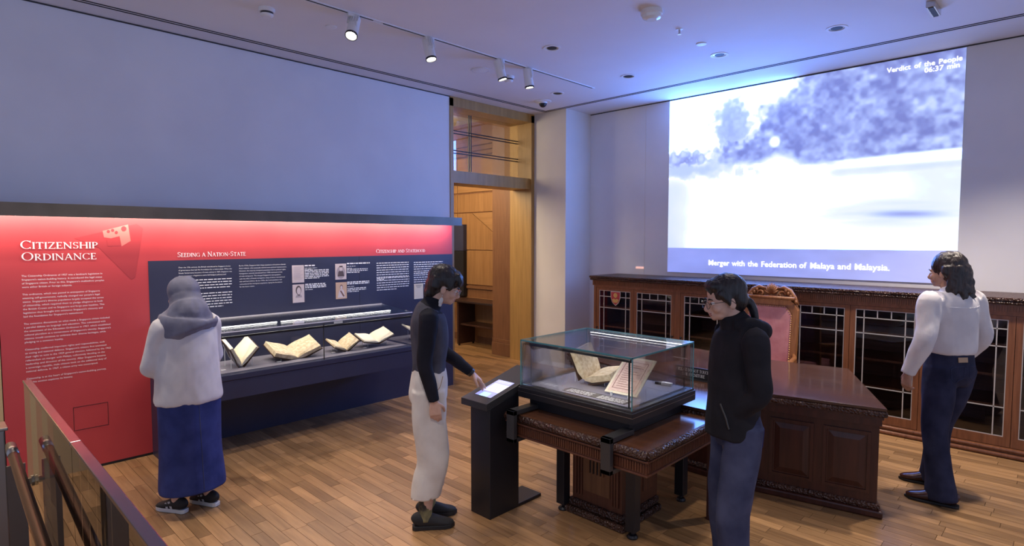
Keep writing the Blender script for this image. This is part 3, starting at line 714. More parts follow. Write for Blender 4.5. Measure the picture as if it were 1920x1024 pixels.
part('plinth_board', MB().box(XF - .01, XR - .002, yB, yA, .0, .085), 'case_wood', bpl)
part('plinth_moulding', MB().tube([(XF - .012, yB, .068), (XF - .012, yA, .068)], .016, 10).tube([(XF - .016, yB, .022), (XF - .016, yA, .022)], .02, 10), 'case_wood', bpl, smooth=True)
ZG0, ZG1 = .17, 1.165
def unit_parts(t):
    # local frame: y runs from 0 (left end) to -UW, x = 0 at the front
    D = XR - XF - .004
    part('body', MB().box(.02, D, -.02, 0, .085, 1.215).box(.02, D, -UW, -UW + .02, .085, 1.215).box(D - .02, D, -UW, 0, .085, 1.215).box(.02, D, -UW, 0, .085, .105).box(.02, D, -UW, 0, 1.195, 1.215), 'case_inner', t)
    for z in (.40, .66, .92): part('shelf', MB().box(.08, D - .03, -UW + .02, -.02, z, z + .022), 'case_wood', t)
    part('stile', MB().box(-.006, .02, -.035, 0, .085, 1.215), 'case_wood', t); part('stile', MB().box(-.006, .02, -UW, -UW + .035, .085, 1.215), 'case_wood', t)
    part('rail', MB().box(-.004, .02, -UW + .035, -.035, 1.19, 1.215), 'case_wood', t)
    for side in (0, 1):
        y1 = -.037 - side * (UW / 2 - .036); y0 = y1 - (UW / 2 - .04)
        fw_ = .045
        d = part('door', MB().box(0, .022, y1 - fw_, y1, .09, 1.188).box(0, .022, y0, y0 + fw_, .09, 1.188).box(0, .022, y0 + fw_, y1 - fw_, ZG1 - .01, 1.188).box(0, .022, y0 + fw_, y1 - fw_, .09, ZG0), 'case_wood', t)
        g0, g1 = y0 + fw_, y1 - fw_; gw = g1 - g0; gh = ZG1 - .01 - ZG0
        ys = [g0, g0 + .15 * gw, g0 + .85 * gw, g1]; yt = [g0 + gw * q for q in (0, .15, .385, .62, .85, 1)]
        zs = [ZG0, ZG0 + .25 * gh, ZG0 + .77 * gh, ZG0 + .92 * gh, ZG0 + gh]
        cm = MB()
        for yy in ys[1:3]: cm.box(.004, .016, yy - .0045, yy + .0045, zs[0], zs[4])
        for yy in yt[2:4]: cm.box(.004, .016, yy - .0045, yy + .0045, zs[3], zs[4])
        for zz in zs[1:4]: cm.box(.004, .016, g0, g1, zz - .0045, zz + .0045)
        for yy in (g0 + .003, g1 - .003): cm.box(.003, .016, yy - .004, yy + .004, zs[0], zs[4])
        for zz in (zs[0] + .003, zs[4] - .003): cm.box(.003, .016, g0, g1, zz - .004, zz + .004)
        part('lead_lattice', cm, 'lead_came', d)
        for r in range(4):
            yy = yt if r == 3 else ys
            for q in range(len(yy) - 1):
                part('pane', MB().box(.008, .011, yy[q] + .004, yy[q + 1] - .004, zs[r] + .004, zs[r + 1] - .004), 'glass_door', d)
        ky = (y1 - .02) if side == 0 else (y0 + .02)
        part('knob', MB().lathe([(.006, 0), (.006, .012), (.013, .018), (.013, .026), (.004, .032)], (0, ky, .66), 12, (-1, 0, 0)), 'black_metal', d)
names = ['glazed bookcase at the end by the white pillar, with a red shield on its door', 'glazed bookcase behind the vitrine, second from the pillar', 'glazed bookcase behind the pink chair, between the chair and the white-shirted man', 'glazed bookcase beside the white-shirted man, last one along the wall']
u0 = thing('bookcase', names[0], 'bookcase', (XF, BY[0], 0), 0, 'glazed bookcases along the wall'); unit_parts(u0)
for k in range(1, 4): dup(u0, (XF, BY[k], 0), None, names[k])
c = onX(1154, 559, XF - .012); sh = thing('shield_emblem', 'red heraldic shield with gold crest on the bookcase door', 'emblem', (XF - .013, c[1], c[2]))
pts = [(-.075, .085), (.075, .085), (.072, 0), (.05, -.06), (0, -.1), (-.05, -.06), (-.072, 0)]
def flat(pts, x, k=1.0, oy=0, oz=0): return [(x, p_[0] * k + oy, p_[1] * k + oz) for p_ in pts]
part('rim', MB().add(flat(pts, 0) + flat(pts, .008), [tuple(range(7)), tuple(range(7, 14))[::-1]] + [(i, i + 7, (i + 1) % 7 + 7, (i + 1) % 7) for i in range(7)]), 'lead_came', sh)
part('field', MB().add(flat(pts, -.001, .9), [tuple(range(7))]), 'shield_red', sh)
part('crest', MB().add([(-.002, a_ * .03, .035 + b2 * .03) for a_, b2 in ell(0, 0, 1, 1)], [tuple(range(20))]).add(flat([(-.05, 0), (-.02, .012), (0, 0), (.02, .012), (.05, 0), (.03, -.04), (-.03, -.04)], -.002, 1, 0, -.02), [tuple(range(7))]).add([(-.003, -.008, .0), (-.003, .008, .0), (-.003, .008, .05), (-.003, -.008, .05)], [(0, 1, 2, 3)]), 'gold', sh)

# ---------------------------------------------------------------- big desk with angled wings
YC = 2.14; ZD = .74
def mirror(ps): return ps + [(x, 2 * YC - y) for x, y in ps[::-1]]
def inset(poly, d):
    """move every edge of a polygon inwards by d"""
    n = len(poly); a = sum(poly[i][0] * poly[(i + 1) % n][1] - poly[(i + 1) % n][0] * poly[i][1] for i in range(n)); sg = 1 if a > 0 else -1
    out = []
    for i in range(n):
        p0, p1, p2 = (np.array(poly[(i + k) % n], float) for k in (-1, 0, 1))
        e1 = (p1 - p0) / np.linalg.norm(p1 - p0); e2 = (p2 - p1) / np.linalg.norm(p2 - p1)
        n1 = np.array([-e1[1], e1[0]]) * sg; n2 = np.array([-e2[1], e2[0]]) * sg
        bis = n1 + n2; bis /= np.linalg.norm(bis); k = d / max(.3, bis.dot(n1)); out.append(tuple(p1 + bis * k))
    return out
top = mirror([(3.455, 1.57), (4.125, 1.57), (4.28, .835), (5.42, 1.346), (5.33, 1.85)])
dk_ = thing('council_desk', 'large dark mahogany desk with angled wings and glossy top', 'desk', (0, 0, 0))
part('desktop', MB().prism(top, ZD - .02, ZD), 'desk_top_wood', dk_, bevel=.004)
def band(poly, z0, z1, out, closed=True):
    mb = MB(); q = inset(poly, -out); mb.prism(q, z0, z1); return mb
part('carved_edge', band(top, ZD - .062, ZD - .021, .006), 'carved_wood', dk_, bevel=.012)
part('edge_rail', MB().prism(inset(top, .012), ZD - .08, ZD - .062), 'desk_mahogany', dk_)
part('frieze', MB().prism(inset(top, .02), ZD - .125, ZD - .08), 'desk_mahogany', dk_)
bodyp = mirror([(4.19, 1.60), (4.33, .885), (5.37, 1.37), (5.29, 1.86)])
part('body', MB().prism(bodyp, .085, ZD - .125), 'desk_mahogany', dk_)
part('base_moulding', MB().prism(inset(bodyp, -.03), 0, .05), 'desk_mahogany', dk_, bevel=.012)
part('base_carving', MB().prism(inset(bodyp, -.018), .05, .092), 'carved_wood', dk_, bevel=.012)
def raised(p0, p1, z0, z1, parent, m='desk_mahogany', fr=.012):
    """raised and fielded panel on a vertical face running from p0 to p1 (outside on the right-hand side)"""
    p0 = np.array([*p0, 0.]); p1 = np.array([*p1, 0.]); e = (p1 - p0) / np.linalg.norm(p1 - p0); L = np.linalg.norm(p1 - p0); nrm = np.array([e[1], -e[0], 0])
    rings = [(0, 0), (.0, fr), (.02, fr), (.022, .002), (.03, .002), (.065, fr * .9)]
    vs = []
    for ins, h in rings:
        for a_, z in ((ins, z0 + ins), (L - ins, z0 + ins), (L - ins, z1 - ins), (ins, z1 - ins)): vs.append(p0 + e * a_ + nrm * h + np.array([0, 0, z]))
    fs = [(4 * r + i, 4 * r + (i + 1) % 4, 4 * r + 4 + (i + 1) % 4, 4 * r + 4 + i) for r in range(len(rings) - 1) for i in range(4)] + [(20, 21, 22, 23)]
    part('raised_panel', MB().add(vs, fs), m, parent)
def along(a_, b2, t): return (a_[0] + (b2[0] - a_[0]) * t, a_[1] + (b2[1] - a_[1]) * t)
for sgn in (0, 1):
    P_ = [(x, y if not sgn else 2 * YC - y) for x, y in ((4.19, 1.60), (4.33, .885), (5.37, 1.37))]
    for t0, t1 in ((.10, .48), (.56, .94)):
        a_, b2 = along(P_[0], P_[1], t0), along(P_[0], P_[1], t1)
        raised(*((a_, b2) if not sgn else (b2, a_)), .15, .56, dk_)
    for t0, t1 in ((.06, .48), (.53, .95)):
        a_, b2 = along(P_[1], P_[2], t0), along(P_[1], P_[2], t1)
        raised(*((a_, b2) if not sgn else (b2, a_)), .15, .56, dk_)
for x, y in ((3.55, YC - .5), (3.55, YC + .5)): part('leg', MB().box(x - .03, x + .03, y - .03, y + .03, 0, ZD - .125), 'desk_mahogany', dk_)

# sign on the desk
a = onz(1266, 706, ZD); b_ = onz(1337, 717, ZD); xs = (a[0] + b_[0]) / 2
sg = thing('desk_sign', 'black sign lettered please do not touch the furniture on the big desk', 'sign', (xs, 0, ZD))
part('plate', MB().box(-.004, .004, b_[1], a[1], .004, .094), 'black_matte', sg); part('foot', MB().box(-.03, .04, b_[1] - .005, a[1] + .005, 0, .004), 'black_matte', sg)
wsg = a[1] - b_[1]
for s_, z, f in (('PLEASE DO NOT TOUCH', .056, .86), ('THE FURNITURE', .022, .62)):
    serif_put('lettering', s_, .024, Matrix.Translation((-.0055, (a[1] + b_[1]) / 2 + wsg * f / 2, z)) @ ROT_X, 'white_print', sg, wsg * f)

# carved armchair behind the desk
ch = thing('armchair', 'carved wooden armchair with pink leather back and brass studs behind the desk', 'chair', (5.87, 2.19, 0), math.pi)
# local frame: +x is the way the chair faces (towards the desk)
hw = .265
def bk(u, v, x=0.0): return (x - .02 - .10 * max(0, v - .45) , u, v)
outer = [(-hw, .40), (-hw, 1.13), (-hw + .03, 1.19), (-hw + .09, 1.235), (hw - .09, 1.235), (hw - .03, 1.19), (hw, 1.13), (hw, .40)]
inner = [(-hw + .055, .56), (-hw + .055, 1.08), (-hw + .075, 1.12), (-hw + .12, 1.165), (hw - .12, 1.165), (hw - .075, 1.12), (hw - .055, 1.08), (hw - .055, .56)]
vs = [bk(*p_, .03) for p_ in outer] + [bk(*p_, .03) for p_ in inner] + [bk(*p_, -.03) for p_ in outer] + [bk(*p_, -.03) for p_ in inner]; fs = []
for i in range(7): fs += [(i, i + 1, i + 9, i + 8), (16 + i, 24 + i, 25 + i, 17 + i), (i, 16 + i, 17 + i, i + 1), (8 + i, 9 + i, 25 + i, 24 + i)]
fs += [(0, 8, 24, 16), (7, 23, 31, 15)]
part('back_frame', MB().add(vs, fs), 'chair_wood', ch, bevel=.006)
n_ = 14; vs = []; fs = []
ip = [(-hw + .05, .5), (-hw + .05, 1.085), (-hw + .075, 1.125), (-hw + .12, 1.17), (hw - .12, 1.17), (hw - .075, 1.125), (hw - .05, 1.085), (hw - .05, .5)]
cx_, cy_ = 0, .85
for r, h in ((1.0, .022), (.93, .036), (.8, .046), (.5, .054), (.2, .056)): vs += [bk(cx_ + (u_ - cx_) * r, cy_ + (v_ - cy_) * r, h) for u_, v_ in ip]
for r in range(4): fs += [(8 * r + i, 8 * r + (i + 1) % 8, 8 * r + 8 + (i + 1) % 8, 8 * r + 8 + i) for i in range(8)]
fs.append(tuple(range(32, 40)))
bp_ = part('back_cushion', MB().add(vs, fs), 'pink_leather', ch, smooth=True)
stud = MB()
loop = ip + [ip[0]]
for i in range(8):
    p0, p1 = np.array(loop[i]), np.array(loop[i + 1]); m_ = max(1, int(np.linalg.norm(p1 - p0) / .022))
    for k in range(m_):
        q = p0 + (p1 - p0) * k / m_; q = np.array([0, .85]) + (q - np.array([0, .85])) * .97; stud.ball(bk(q[0], q[1], .036), .006, .006, .006, None, 8, 5)
part('stud_row', stud, 'gold', bp_, kind='stuff')
# carved crest: shell, two scrolls, leafy ends
cr = MB()
for k in range(9):
    a_ = math.radians(20 + 140 * k / 8); cr.tube([bk(.012 * math.cos(a_), 1.27 + .01 * math.sin(a_), .012), bk(.045 * math.cos(a_), 1.275 + .06 * math.sin(a_), .03), bk(.07 * math.cos(a_), 1.28 + .10 * math.sin(a_), .012)], [.005, .012, .008], 7)
for s_ in (-1, 1):
    sp = [bk(s_ * (.10 + (.042 - .0055 * q) * math.cos(q * .75)), 1.275 + (.042 - .0055 * q) * math.sin(q * .75), .02) for q in range(7)]
    cr.tube(sp, [.011] * 6 + [.006], 8)
    cr.tube([bk(s_ * .06, 1.33, .01), bk(s_ * .12, 1.345, .016), bk(s_ * .18, 1.315, .012), bk(s_ * .225, 1.25, .012), bk(s_ * .262, 1.18, .01)], [.012, .02, .022, .02, .008], 8)
    for q in range(5): cr.ball(bk(s_ * (.14 + .025 * q), 1.315 - .026 * q, .026), .014, .016, .02, None, 8, 6)
cr.prism([(-.05, -.24), (.0, -.24), (.0, .24), (-.05, .24)], 1.232, 1.262)
vs0 = [bk(u_, v_, x_) for x_ in (-.02, .012) for u_, v_ in ((-.24, 1.19), (.24, 1.19), (.2, 1.28), (.1, 1.34), (0, 1.36), (-.1, 1.34), (-.2, 1.28))]
cr.add(vs0, [tuple(range(7)), tuple(range(7, 14))[::-1]] + [(i, i + 7, (i + 1) % 7 + 7, (i + 1) % 7) for i in range(7)])
part('carved_crest', cr, 'chair_wood', ch, smooth=True)
part('seat', MB().box(-.02, .50, -.26, .26, .38, .47), 'pink_leather', ch, bevel=.03)
part('seat_rail', MB().box(-.03, .51, -.27, .27, .31, .385), 'chair_wood', ch, bevel=.006)
for s_ in (-1, 1):
    part('arm', MB().tube([bk(s_ * (hw - .02), .70, .02), (.06, s_ * .285, .685), (.24, s_ * .30, .665), (.36, s_ * .30, .66), (.40, s_ * .30, .63)], [.018, .022, .024, .026, .02], 10), 'chair_wood', ch, smooth=True)
    part('arm_post', MB().tube([(.34, s_ * .295, .65), (.33, s_ * .27, .52), (.36, s_ * .26, .36)], [.018, .022, .022], 8), 'chair_wood', ch)
    part('leg', MB().box(.43, .49, s_ * .25 - .03, s_ * .25 + .03, 0, .31), 'chair_wood', ch, bevel=.006)
    part('leg', MB().box(-.09, -.03, s_ * .235 - .03, s_ * .235 + .03, 0, .42), 'chair_wood', ch, bevel=.006)

# ---------------------------------------------------------------- carved table in front of the desk
ZT = .70; TX0, TX1, TY0, TY1 = 2.625, 3.445, 1.565, 2.655
tb = thing('carved_table', 'carved dark timber table with fluted apron carrying the glass vitrine', 'table', (0, 0, 0))
part('tabletop', MB().box(TX0 + .025, TX1, TY0 + .025, TY1 - .02, ZT - .03, ZT), 'table_top_wood', tb)
mb = MB().tube([(TX0 + .022, TY0 + .022, ZT - .024), (TX0 + .022, TY1 - .02, ZT - .024)], .024, 14).tube([(TX0 + .022, TY0 + .022, ZT - .024), (TX1, TY0 + .022, ZT - .024)], .024, 14)
part('carved_edge', mb, 'carved_wood', tb, smooth=True)
part('cornice', MB().box(TX0 + .012, TX1, TY0 + .012, TY1 - .02, ZT - .062, ZT - .05), 'table_wood', tb, bevel=.003)
part('apron', MB().box(TX0 + .03, TX1, TY0 + .03, TY1 - .02, ZT - .13, ZT - .062), 'table_wood', tb)
part('apron_bead', MB().box(TX0 + .02, TX1, TY0 + .02, TY1 - .02, ZT - .142, ZT - .13), 'table_wood', tb, bevel=.004)
mb = MB(); y = TY0 + .04
while y < TY1 - .03: mb.box(TX0 + .024, TX0 + .03, y, y + .009, ZT - .122, ZT - .072); y += .0165
x = TX0 + .04
while x < TX1 - .02: mb.box(x, x + .009, TY0 + .024, TY0 + .03, ZT - .122, ZT - .072); x += .0165
part('fluting', mb, 'table_wood', tb, kind='stuff')
PX0, PX1, PY0, PY1 = 3.02, 3.44, 1.985, 2.375
part('pedestal', MB().box(PX0, PX1, PY0, PY1, .09, ZT - .142), 'table_wood', tb)
mb = MB()
for k in range(3):
    for s_ in (-1, 1):
        y = (PY0 + PY1) / 2 + s_ * (.165 - k * .022); mb.box(PX0 - .014 + .003 * k, PX0, y - .008, y + .008, .13, ZT - .142)
part('pilaster_reeds', mb, 'table_wood', tb, bevel=.003)
part('panel', MB().box(PX0 - .006, PX0, PY0 + .09, PY1 - .09, .17, ZT - .16), 'panel_wood', tb)
gy = (PY0 + PY1) / 2
part('grille_recess', MB().box(PX0 - .0075, PX0 - .006, gy - .055, gy + .055, .30, .53), 'black_matte', tb)
for k in range(5): part('grille_bar', MB().box(PX0 - .016, PX0 - .0075, gy - .055 + .0275 * k - .006, gy - .055 + .0275 * k + .006, .30, .53), 'panel_wood', tb)
for x0_ in (.06, .24): part('side_panel', MB().box(PX0 + x0_, PX0 + x0_ + .13, PY0 - .006, PY0, .17, ZT - .17), 'table_wood', tb, bevel=.004)
part('pedestal_base', MB().box(PX0 - .05, PX1, PY0 - .04, PY1 + .04, 0, .045).box(PX0 - .025, PX1, PY0 - .02, PY1 + .02, .045, .095), 'carved_wood', tb, bevel=.012)

# black steel support frame under the vitrine
fr = thing('steel_support_frame', 'black steel support frame with clamps and feet round the carved table', 'frame', (0, 0, 0))
LG = [(2.985, 2.43), (2.985, 1.885), (3.66, 1.925), (3.66, 2.45)]
for x, y in LG:
    part('leg', MB().box(x - .033, x + .033, y - .033, y + .033, .045, .555), 'black_metal', fr, bevel=.003)
    part('levelling_foot', MB().lathe([(.032, 0), (.034, .008), (.026, .02), (.010, .024), (.010, .05)], (x, y, 0), 16), 'black_metal', fr)
for a_, b2 in ((0, 1), (1, 2), (2, 3), (3, 0)):
    (xa, ya), (xb, yb) = LG[a_], LG[b2]
    part('cross_bar', MB().box(min(xa, xb) - .02, max(xa, xb) + .02, min(ya, yb) - .02, max(ya, yb) + .02, .515, .553), 'black_metal', fr)
for y in (1.815, 2.545):
    cl = part('clamp', MB().box(TX0 - .035, TX0 - .004, y - .032, y + .032, ZT - .17, ZT + .035).box(TX0 - .035, 2.83, y - .032, y + .032, ZT + .006, ZT + .035).box(TX0 - .035, 2.74, y - .032, y + .032, ZT - .17, ZT - .145), 'graphite', fr, bevel=.002)

# ---------------------------------------------------------------- glass vitrine on its plinth
VX0, VX1, VY0, VY1, VZ0, VZ1 = 2.778, 3.503, 1.768, 2.632, .852, 1.157
vt = thing('glass_vitrine', 'glass-hooded tabletop vitrine on a black plinth', 'display case', (0, 0, 0))
part('plinth', MB().box(VX0 + .045, VX1 - .075, VY0 + .045, VY1 - .045, ZT + .002, .775), 'black_metal', vt)
part('tray', MB().box(VX0 - .012, VX1 + .012, VY0 - .012, VY1 + .012, .775, VZ0 - .012), 'black_metal', vt, bevel=.003)
part('tray_lip', MB().box(VX0 - .004, VX1 + .004, VY0 - .004, VY1 + .004, VZ0 - .012, VZ0), 'graphite', vt)
part('tray_seam', MB().box(VX0 - .0125, VX1 + .0125, VY0 - .0125, VY1 + .0125, .812, .815), 'steel_brush', vt)
part('gasket', MB().box(VX0 + .03, VX1 - .03, VY0 + .03, VY1 - .03, VZ0, VZ0 + .003), 'slot_dark', vt)
part('deck', MB().box(VX0 + .04, VX1 - .04, VY0 + .04, VY1 - .04, VZ0 + .002, VZ0 + .006), 'deck_grey', vt)
gt = .009
for x in (VX0, VX1 - gt): part('side_pane', MB().box(x, x + gt, VY0, VY1, VZ0, VZ1 - gt), 'glass_clear', vt)
for y in (VY0, VY1 - gt): part('side_pane', MB().box(VX0 + gt, VX1 - gt, y, y + gt, VZ0, VZ1 - gt), 'glass_clear', vt)
part('top_pane', MB().box(VX0, VX1, VY0, VY1, VZ1 - gt, VZ1), 'glass_clear', vt)
mat('glass_green_edge', (.10, .30, .32), .15)
e = .0045
for x in (VX0, VX1): 
    for y in (VY0, VY1): part('corner_edge', MB().box(x - e if x > 3 else x - .001, x + .001 if x > 3 else x + e, y - e if y > 2 else y - .001, y + .001 if y > 2 else y + e, VZ0, VZ1), 'glass_green_edge', vt)
part('top_edge', MB().box(VX0 - .001, VX0 + .002, VY0, VY1, VZ1 - gt, VZ1 + .0005).box(VX1 - .002, VX1 + .001, VY0, VY1, VZ1 - gt, VZ1 + .0005).box(VX0, VX1, VY0 - .001, VY0 + .002, VZ1 - gt, VZ1 + .0005).box(VX0, VX1, VY1 - .002, VY1 + .001, VZ1 - gt, VZ1 + .0005), 'glass_green_edge', vt)
for x, s_ in ((VX0 + .04, 1), (VX1 - .04, -1)):
    for y in (VY0 + .045, VY1 - .06): part('light_post', MB().tube([(x, y, VZ0), (x, y, VZ1 - .03)], .0055, 8), 'black_metal', vt)
    lb = part('light_bar', MB().tube([(x, VY0 + .035, VZ1 - .03), (x, VY1 - .05, VZ1 - .03)], .0115, 12), 'black_metal', vt)
    part('led_strip', MB().box(x + s_ * .006 - .003, x + s_ * .006 + .003, VY0 + .06, VY1 - .07, VZ1 - .0215 if s_ < 0 else VZ1 - .042, VZ1 - .0185 if s_ < 0 else VZ1 - .040), 'led', lb)
    lamp('vitrine_lamp', 'AREA', (x + s_ * .02, (VY0 + VY1) / 2, VZ1 - .045), 1.0, (1, .93, .82), None, shape='RECTANGLE', size=.012, size_y=.7)
zd = VZ0 + .006
c = onz(1092, 722, zd); open_book('vitrine_book', 'old cream-paged book propped open inside the glass vitrine', 'old cream-paged book', (c[0] + .02, c[1], zd + .035), .20, .22, 1.25, .30, .04, .12, -math.pi / 2 + .12, 'old_paper')
a = onz(1134, 737, zd + .012); b_ = onz(1193, 744, zd + .012)
dc = thing('framed_document', 'pink printed document tilted on a small stand inside the glass vitrine', 'document', ((a[0] + b_[0]) / 2, (a[1] + b_[1]) / 2, zd), -math.pi / 2 + .06)
R = np.array(Matrix.Rotation(.62, 3, 'X')); wd = .225
part('sheet', MB().obox(R @ np.array([0, .155, 0]) + np.array([0, 0, .014]), (wd / 2, 0, 0), R @ np.array([0, .155, 0]), R @ np.array([0, 0, .003])), 'paper', dc)
part('pink_field', MB().obox(R @ np.array([0, .155, .004]) + np.array([0, 0, .014]), (wd / 2 - .016, 0, 0), R @ np.array([0, .138, 0]), R @ np.array([0, 0, .0005])), 'pink_document', dc)
mb = MB()
def on_doc(u0, u1, v0, v1): mb.obox(R @ np.array([(u0 + u1) / 2, (v0 + v1) / 2, .0052]) + np.array([0, 0, .014]), ((u1 - u0) / 2, 0, 0), R @ np.array([0, (v1 - v0) / 2, 0]), R @ np.array([0, 0, .0003]))
h_ = wd / 2 - .034
for q in ((-h_, h_, .04, .043), (-h_, h_, .267, .27), (-h_, -h_ + .003, .04, .27), (h_ - .003, h_, .04, .27)): on_doc(*q)
for k in range(11): on_doc(-h_ + .02, h_ - .02 - .03 * (k % 3), .06 + .018 * k, .0625 + .018 * k)
part('print', mb, mat('document_ink', (.22, .09, .09), .7), dc)
part('prop', MB().tube([(0, .02, .004), R @ np.array([0, .22, -.006]) + np.array([0, 0, .014])], .003, 6).tube([R @ np.array([0, .22, -.006]) + np.array([0, 0, .014]), (0, .25, .003)], .003, 6), 'acrylic', dc)
for s_ in (-1, 1): part('clip', MB().box(s_ * .06 - .004, s_ * .06 + .004, -.012, .006, .0, .022), 'acrylic', dc)
c = onz(1245, 722, zd); lgd = thing('climate_logger', 'small black and grey climate logger lying on the vitrine deck', 'sensor', (c[0], c[1], zd), -math.pi / 2 + .1)
part('grey_body', MB().box(-.015, .055, -.016, .016, 0, .02), 'white_print_soft', lgd, bevel=.003); part('black_cap', MB().box(-.06, -.016, -.013, .013, 0, .016), 'black_matte', lgd, bevel=.003)
cp = thing('caption_card', 'grey printed caption strip along the front of the vitrine deck', 'label', (0, 0, zd))
c0 = onz(1072, 742, zd); c1 = onz(1168, 768, zd)
part('card', MB().box(2.845, 2.935, 1.86, 2.33, 0, .002), 'graphite', cp); mb = MB()
for blk, (yA_, yB_) in enumerate(((2.31, 2.12), (2.07, 1.88))):
    for k in range(5):
        r_ = random.Random(blk * 9 + k); y = yA_
        while y > yB_ + .01: w_ = r_.uniform(.012, .04); mb.box(2.853 + .015 * k, 2.859 + .015 * k, max(yB_, y - w_), y, .002, .0023); y -= w_ + .007
part('small_print', mb, 'white_print_soft', cp, kind='stuff')
mb = MB()
for k in range(2):
    y = 2.56
    while y > 2.41: mb.box(2.88 + .022 * k, 2.888 + .022 * k, y - .03, y, .0005, .001); y -= .038
part('small_print', mb, 'white_print_soft', cp, kind='stuff')

# ---------------------------------------------------------------- touch-screen kiosk
KX0, KX1, KY0, KY1, KZ0, KZ1 = 2.50, 3.04, 2.668, 2.915, .768, .905
kz = lambda x: KZ0 + (KZ1 - KZ0) * (x - KX0) / (KX1 - KX0)
ks = thing('touch_kiosk', 'black metal information kiosk with sloping top and lit touch screen', 'kiosk', (2.7, 2.77, 0))
def kp(name, mb, m_, par=None, **kw):
    o = part(name, mb, m_, par or ks, **kw)
    if par is None: o.matrix_parent_inverse = Matrix.Translation((-2.7, -2.77, 0))
    return o
def slabx(x0, x1, y0, y1, za, zb, t): return MB().add([(x0, y0, za), (x1, y0, zb), (x1, y1, zb), (x0, y1, za), (x0, y0, za + t), (x1, y0, zb + t), (x1, y1, zb + t), (x0, y1, za + t)], [(0, 3, 2, 1), (4, 5, 6, 7), (0, 1, 5, 4), (1, 2, 6, 5), (2, 3, 7, 6), (3, 0, 4, 7)])
kp('sloping_top', slabx(KX0, KX1, KY0, KY1, KZ0 - .045, KZ1 - .045, .045), 'graphite', bevel=.003)
kp('column', MB().add([(2.53, KY0, 0), (2.80, KY0, 0), (2.80, KY0 + .185, 0), (2.53, KY0 + .185, 0)] + [(x, y, kz(x) - .045) for x, y in ((2.53, KY0), (2.80, KY0), (2.80, KY0 + .185), (2.53, KY0 + .185))], [(0, 3, 2, 1), (4, 5, 6, 7), (0, 1, 5, 4), (1, 2, 6, 5), (2, 3, 7, 6), (3, 0, 4, 7)]), 'black_metal', bevel=.003)
kp('base_plate', MB().box(2.80, 3.03, KY0, KY0 + .185, 0, .022), 'black_metal', bevel=.002)
KNRM = np.array([-(KZ1 - KZ0), 0, KX1 - KX0]); KNRM /= np.linalg.norm(KNRM)
def on_kiosk(px, py):
    r = ray(px, py); p0 = np.array([KX0, 0, KZ0]); return CP + r * ((p0 - CP).dot(KNRM) / r.dot(KNRM))
sx0, sx1 = on_kiosk(893, 733)[0], on_kiosk(937, 716)[0]; sy1, sy0 = on_kiosk(893, 735)[1], on_kiosk(919, 744)[1]
sx0, sx1, sy0, sy1 = 2.575, 2.80, KY0 + .04, KY1 - .055
uu, vv = np.meshgrid(np.linspace(0, 1, 48), np.linspace(0, 1, 40)); 
pic = np.zeros((40, 48, 3)) + np.array([.20, .22, .62])
pic[(vv > .50 - .0 * uu) & (vv < .5 + 0 * uu)] = 1
wedge = (vv > .12) & (uu > .30) & (uu < .30 + .85 * (1 - .35 * vv)) & (uu < .78); pic[wedge] = (.62, .60, .70)
pic[(uu < .22) & (vv > .25) & (vv < .72)] = (.30, .62, .95)
pic[(uu > .80) & (vv > .1) & (vv < .9) & (np.sin(uu * 90) > .2)] = (.55, .56, .9)
P0 = np.array([sx0, sy1, kz(sx0) + .0012]); kp('screen_bezel', slabx(sx0 - .004, sx1 + .004, sy0 - .004, sy1 + .004, kz(sx0 - .004) - .001, kz(sx1 + .004) - .001, .0015), 'black_matte')
o = colour_grid('screen', pic, 'screen_picture', P0, (sx1 - sx0, 0, kz(sx1) - kz(sx0)), (0, sy0 - sy1, 0), ks); o.matrix_parent_inverse = Matrix.Translation((-2.7, -2.77, 0))
mb = MB()
for k in range(9):
    x = sx0 + (sx1 - sx0) * (.36 + .045 * k); mb.add([(x, sy1 - .03, kz(x) + .0018), (x + .004, sy1 - .03, kz(x) + .0019), (x + .004, sy0 + .03 + .01 * (k % 3), kz(x) + .0019), (x, sy0 + .03 + .01 * (k % 3), kz(x) + .0018)], [(0, 1, 2, 3)])
kp('screen_print', mb, 'kiosk_ink')

# ---------------------------------------------------------------- glass balustrade and handrail
GX = .357; GT = 1.10; GY1 = 3.845
bl = thing('glass_balustrade', 'frameless glass balustrade with polished metal cap by the red panel', 'balustrade', (GX, 3.0, 0))
def bp2(name, mb, m_, par=bl, off=(GX, 3.0), **kw):
    o = part(name, mb, m_, par, **kw); o.matrix_parent_inverse = Matrix.Translation((-off[0], -off[1], 0)); return o
YJ = onX(133, 820, GX)[1]
bp2('glass_panel', MB().box(GX, GX + .022, YJ + .003, GY1, .0, GT - .012), 'glass_balustrade')
bp2('glass_panel', MB().box(GX, GX + .022, .3, YJ - .003, .0, GT - .012), 'glass_balustrade')
mat('cap_metal', (.30, .24, .25), .22, 1.0)
bp2('cap', MB().box(GX - .004, GX + .030, YJ + .002, GY1 + .002, GT - .014, GT), 'cap_metal', bevel=.003)
bp2('cap', MB().box(GX - .004, GX + .030, .3, YJ - .002, GT - .014, GT), 'cap_metal', bevel=.003)
mb = MB()
for y in (YJ - .06, YJ - .17): mb.add([(GX + .002, y - .03, GT + .0006), (GX + .024, y - .03, GT + .0006), (GX + .024, y + .03, GT + .0006), (GX + .002, y + .03, GT + .0006)], [(0, 1, 2, 3)])
hr = thing('handrail', 'round bronze handrail on flat steel posts beside the glass balustrade', 'handrail', (.29, 3.3, 0))
def rz_(y): return .785 - .113 * (3.783 - y)
hx = .29
bp2('tube', MB().tube([(hx, 3.66, rz_(3.66)), (hx, .6, rz_(.6))], .0225, 18), 'rail_bronze', hr, (.29, 3.3), smooth=True)
bp2('end_sleeve', MB().tube([(hx, 3.79, rz_(3.79)), (hx, 3.665, rz_(3.665))], .024, 18), 'steel_brush', hr, (.29, 3.3), smooth=True)
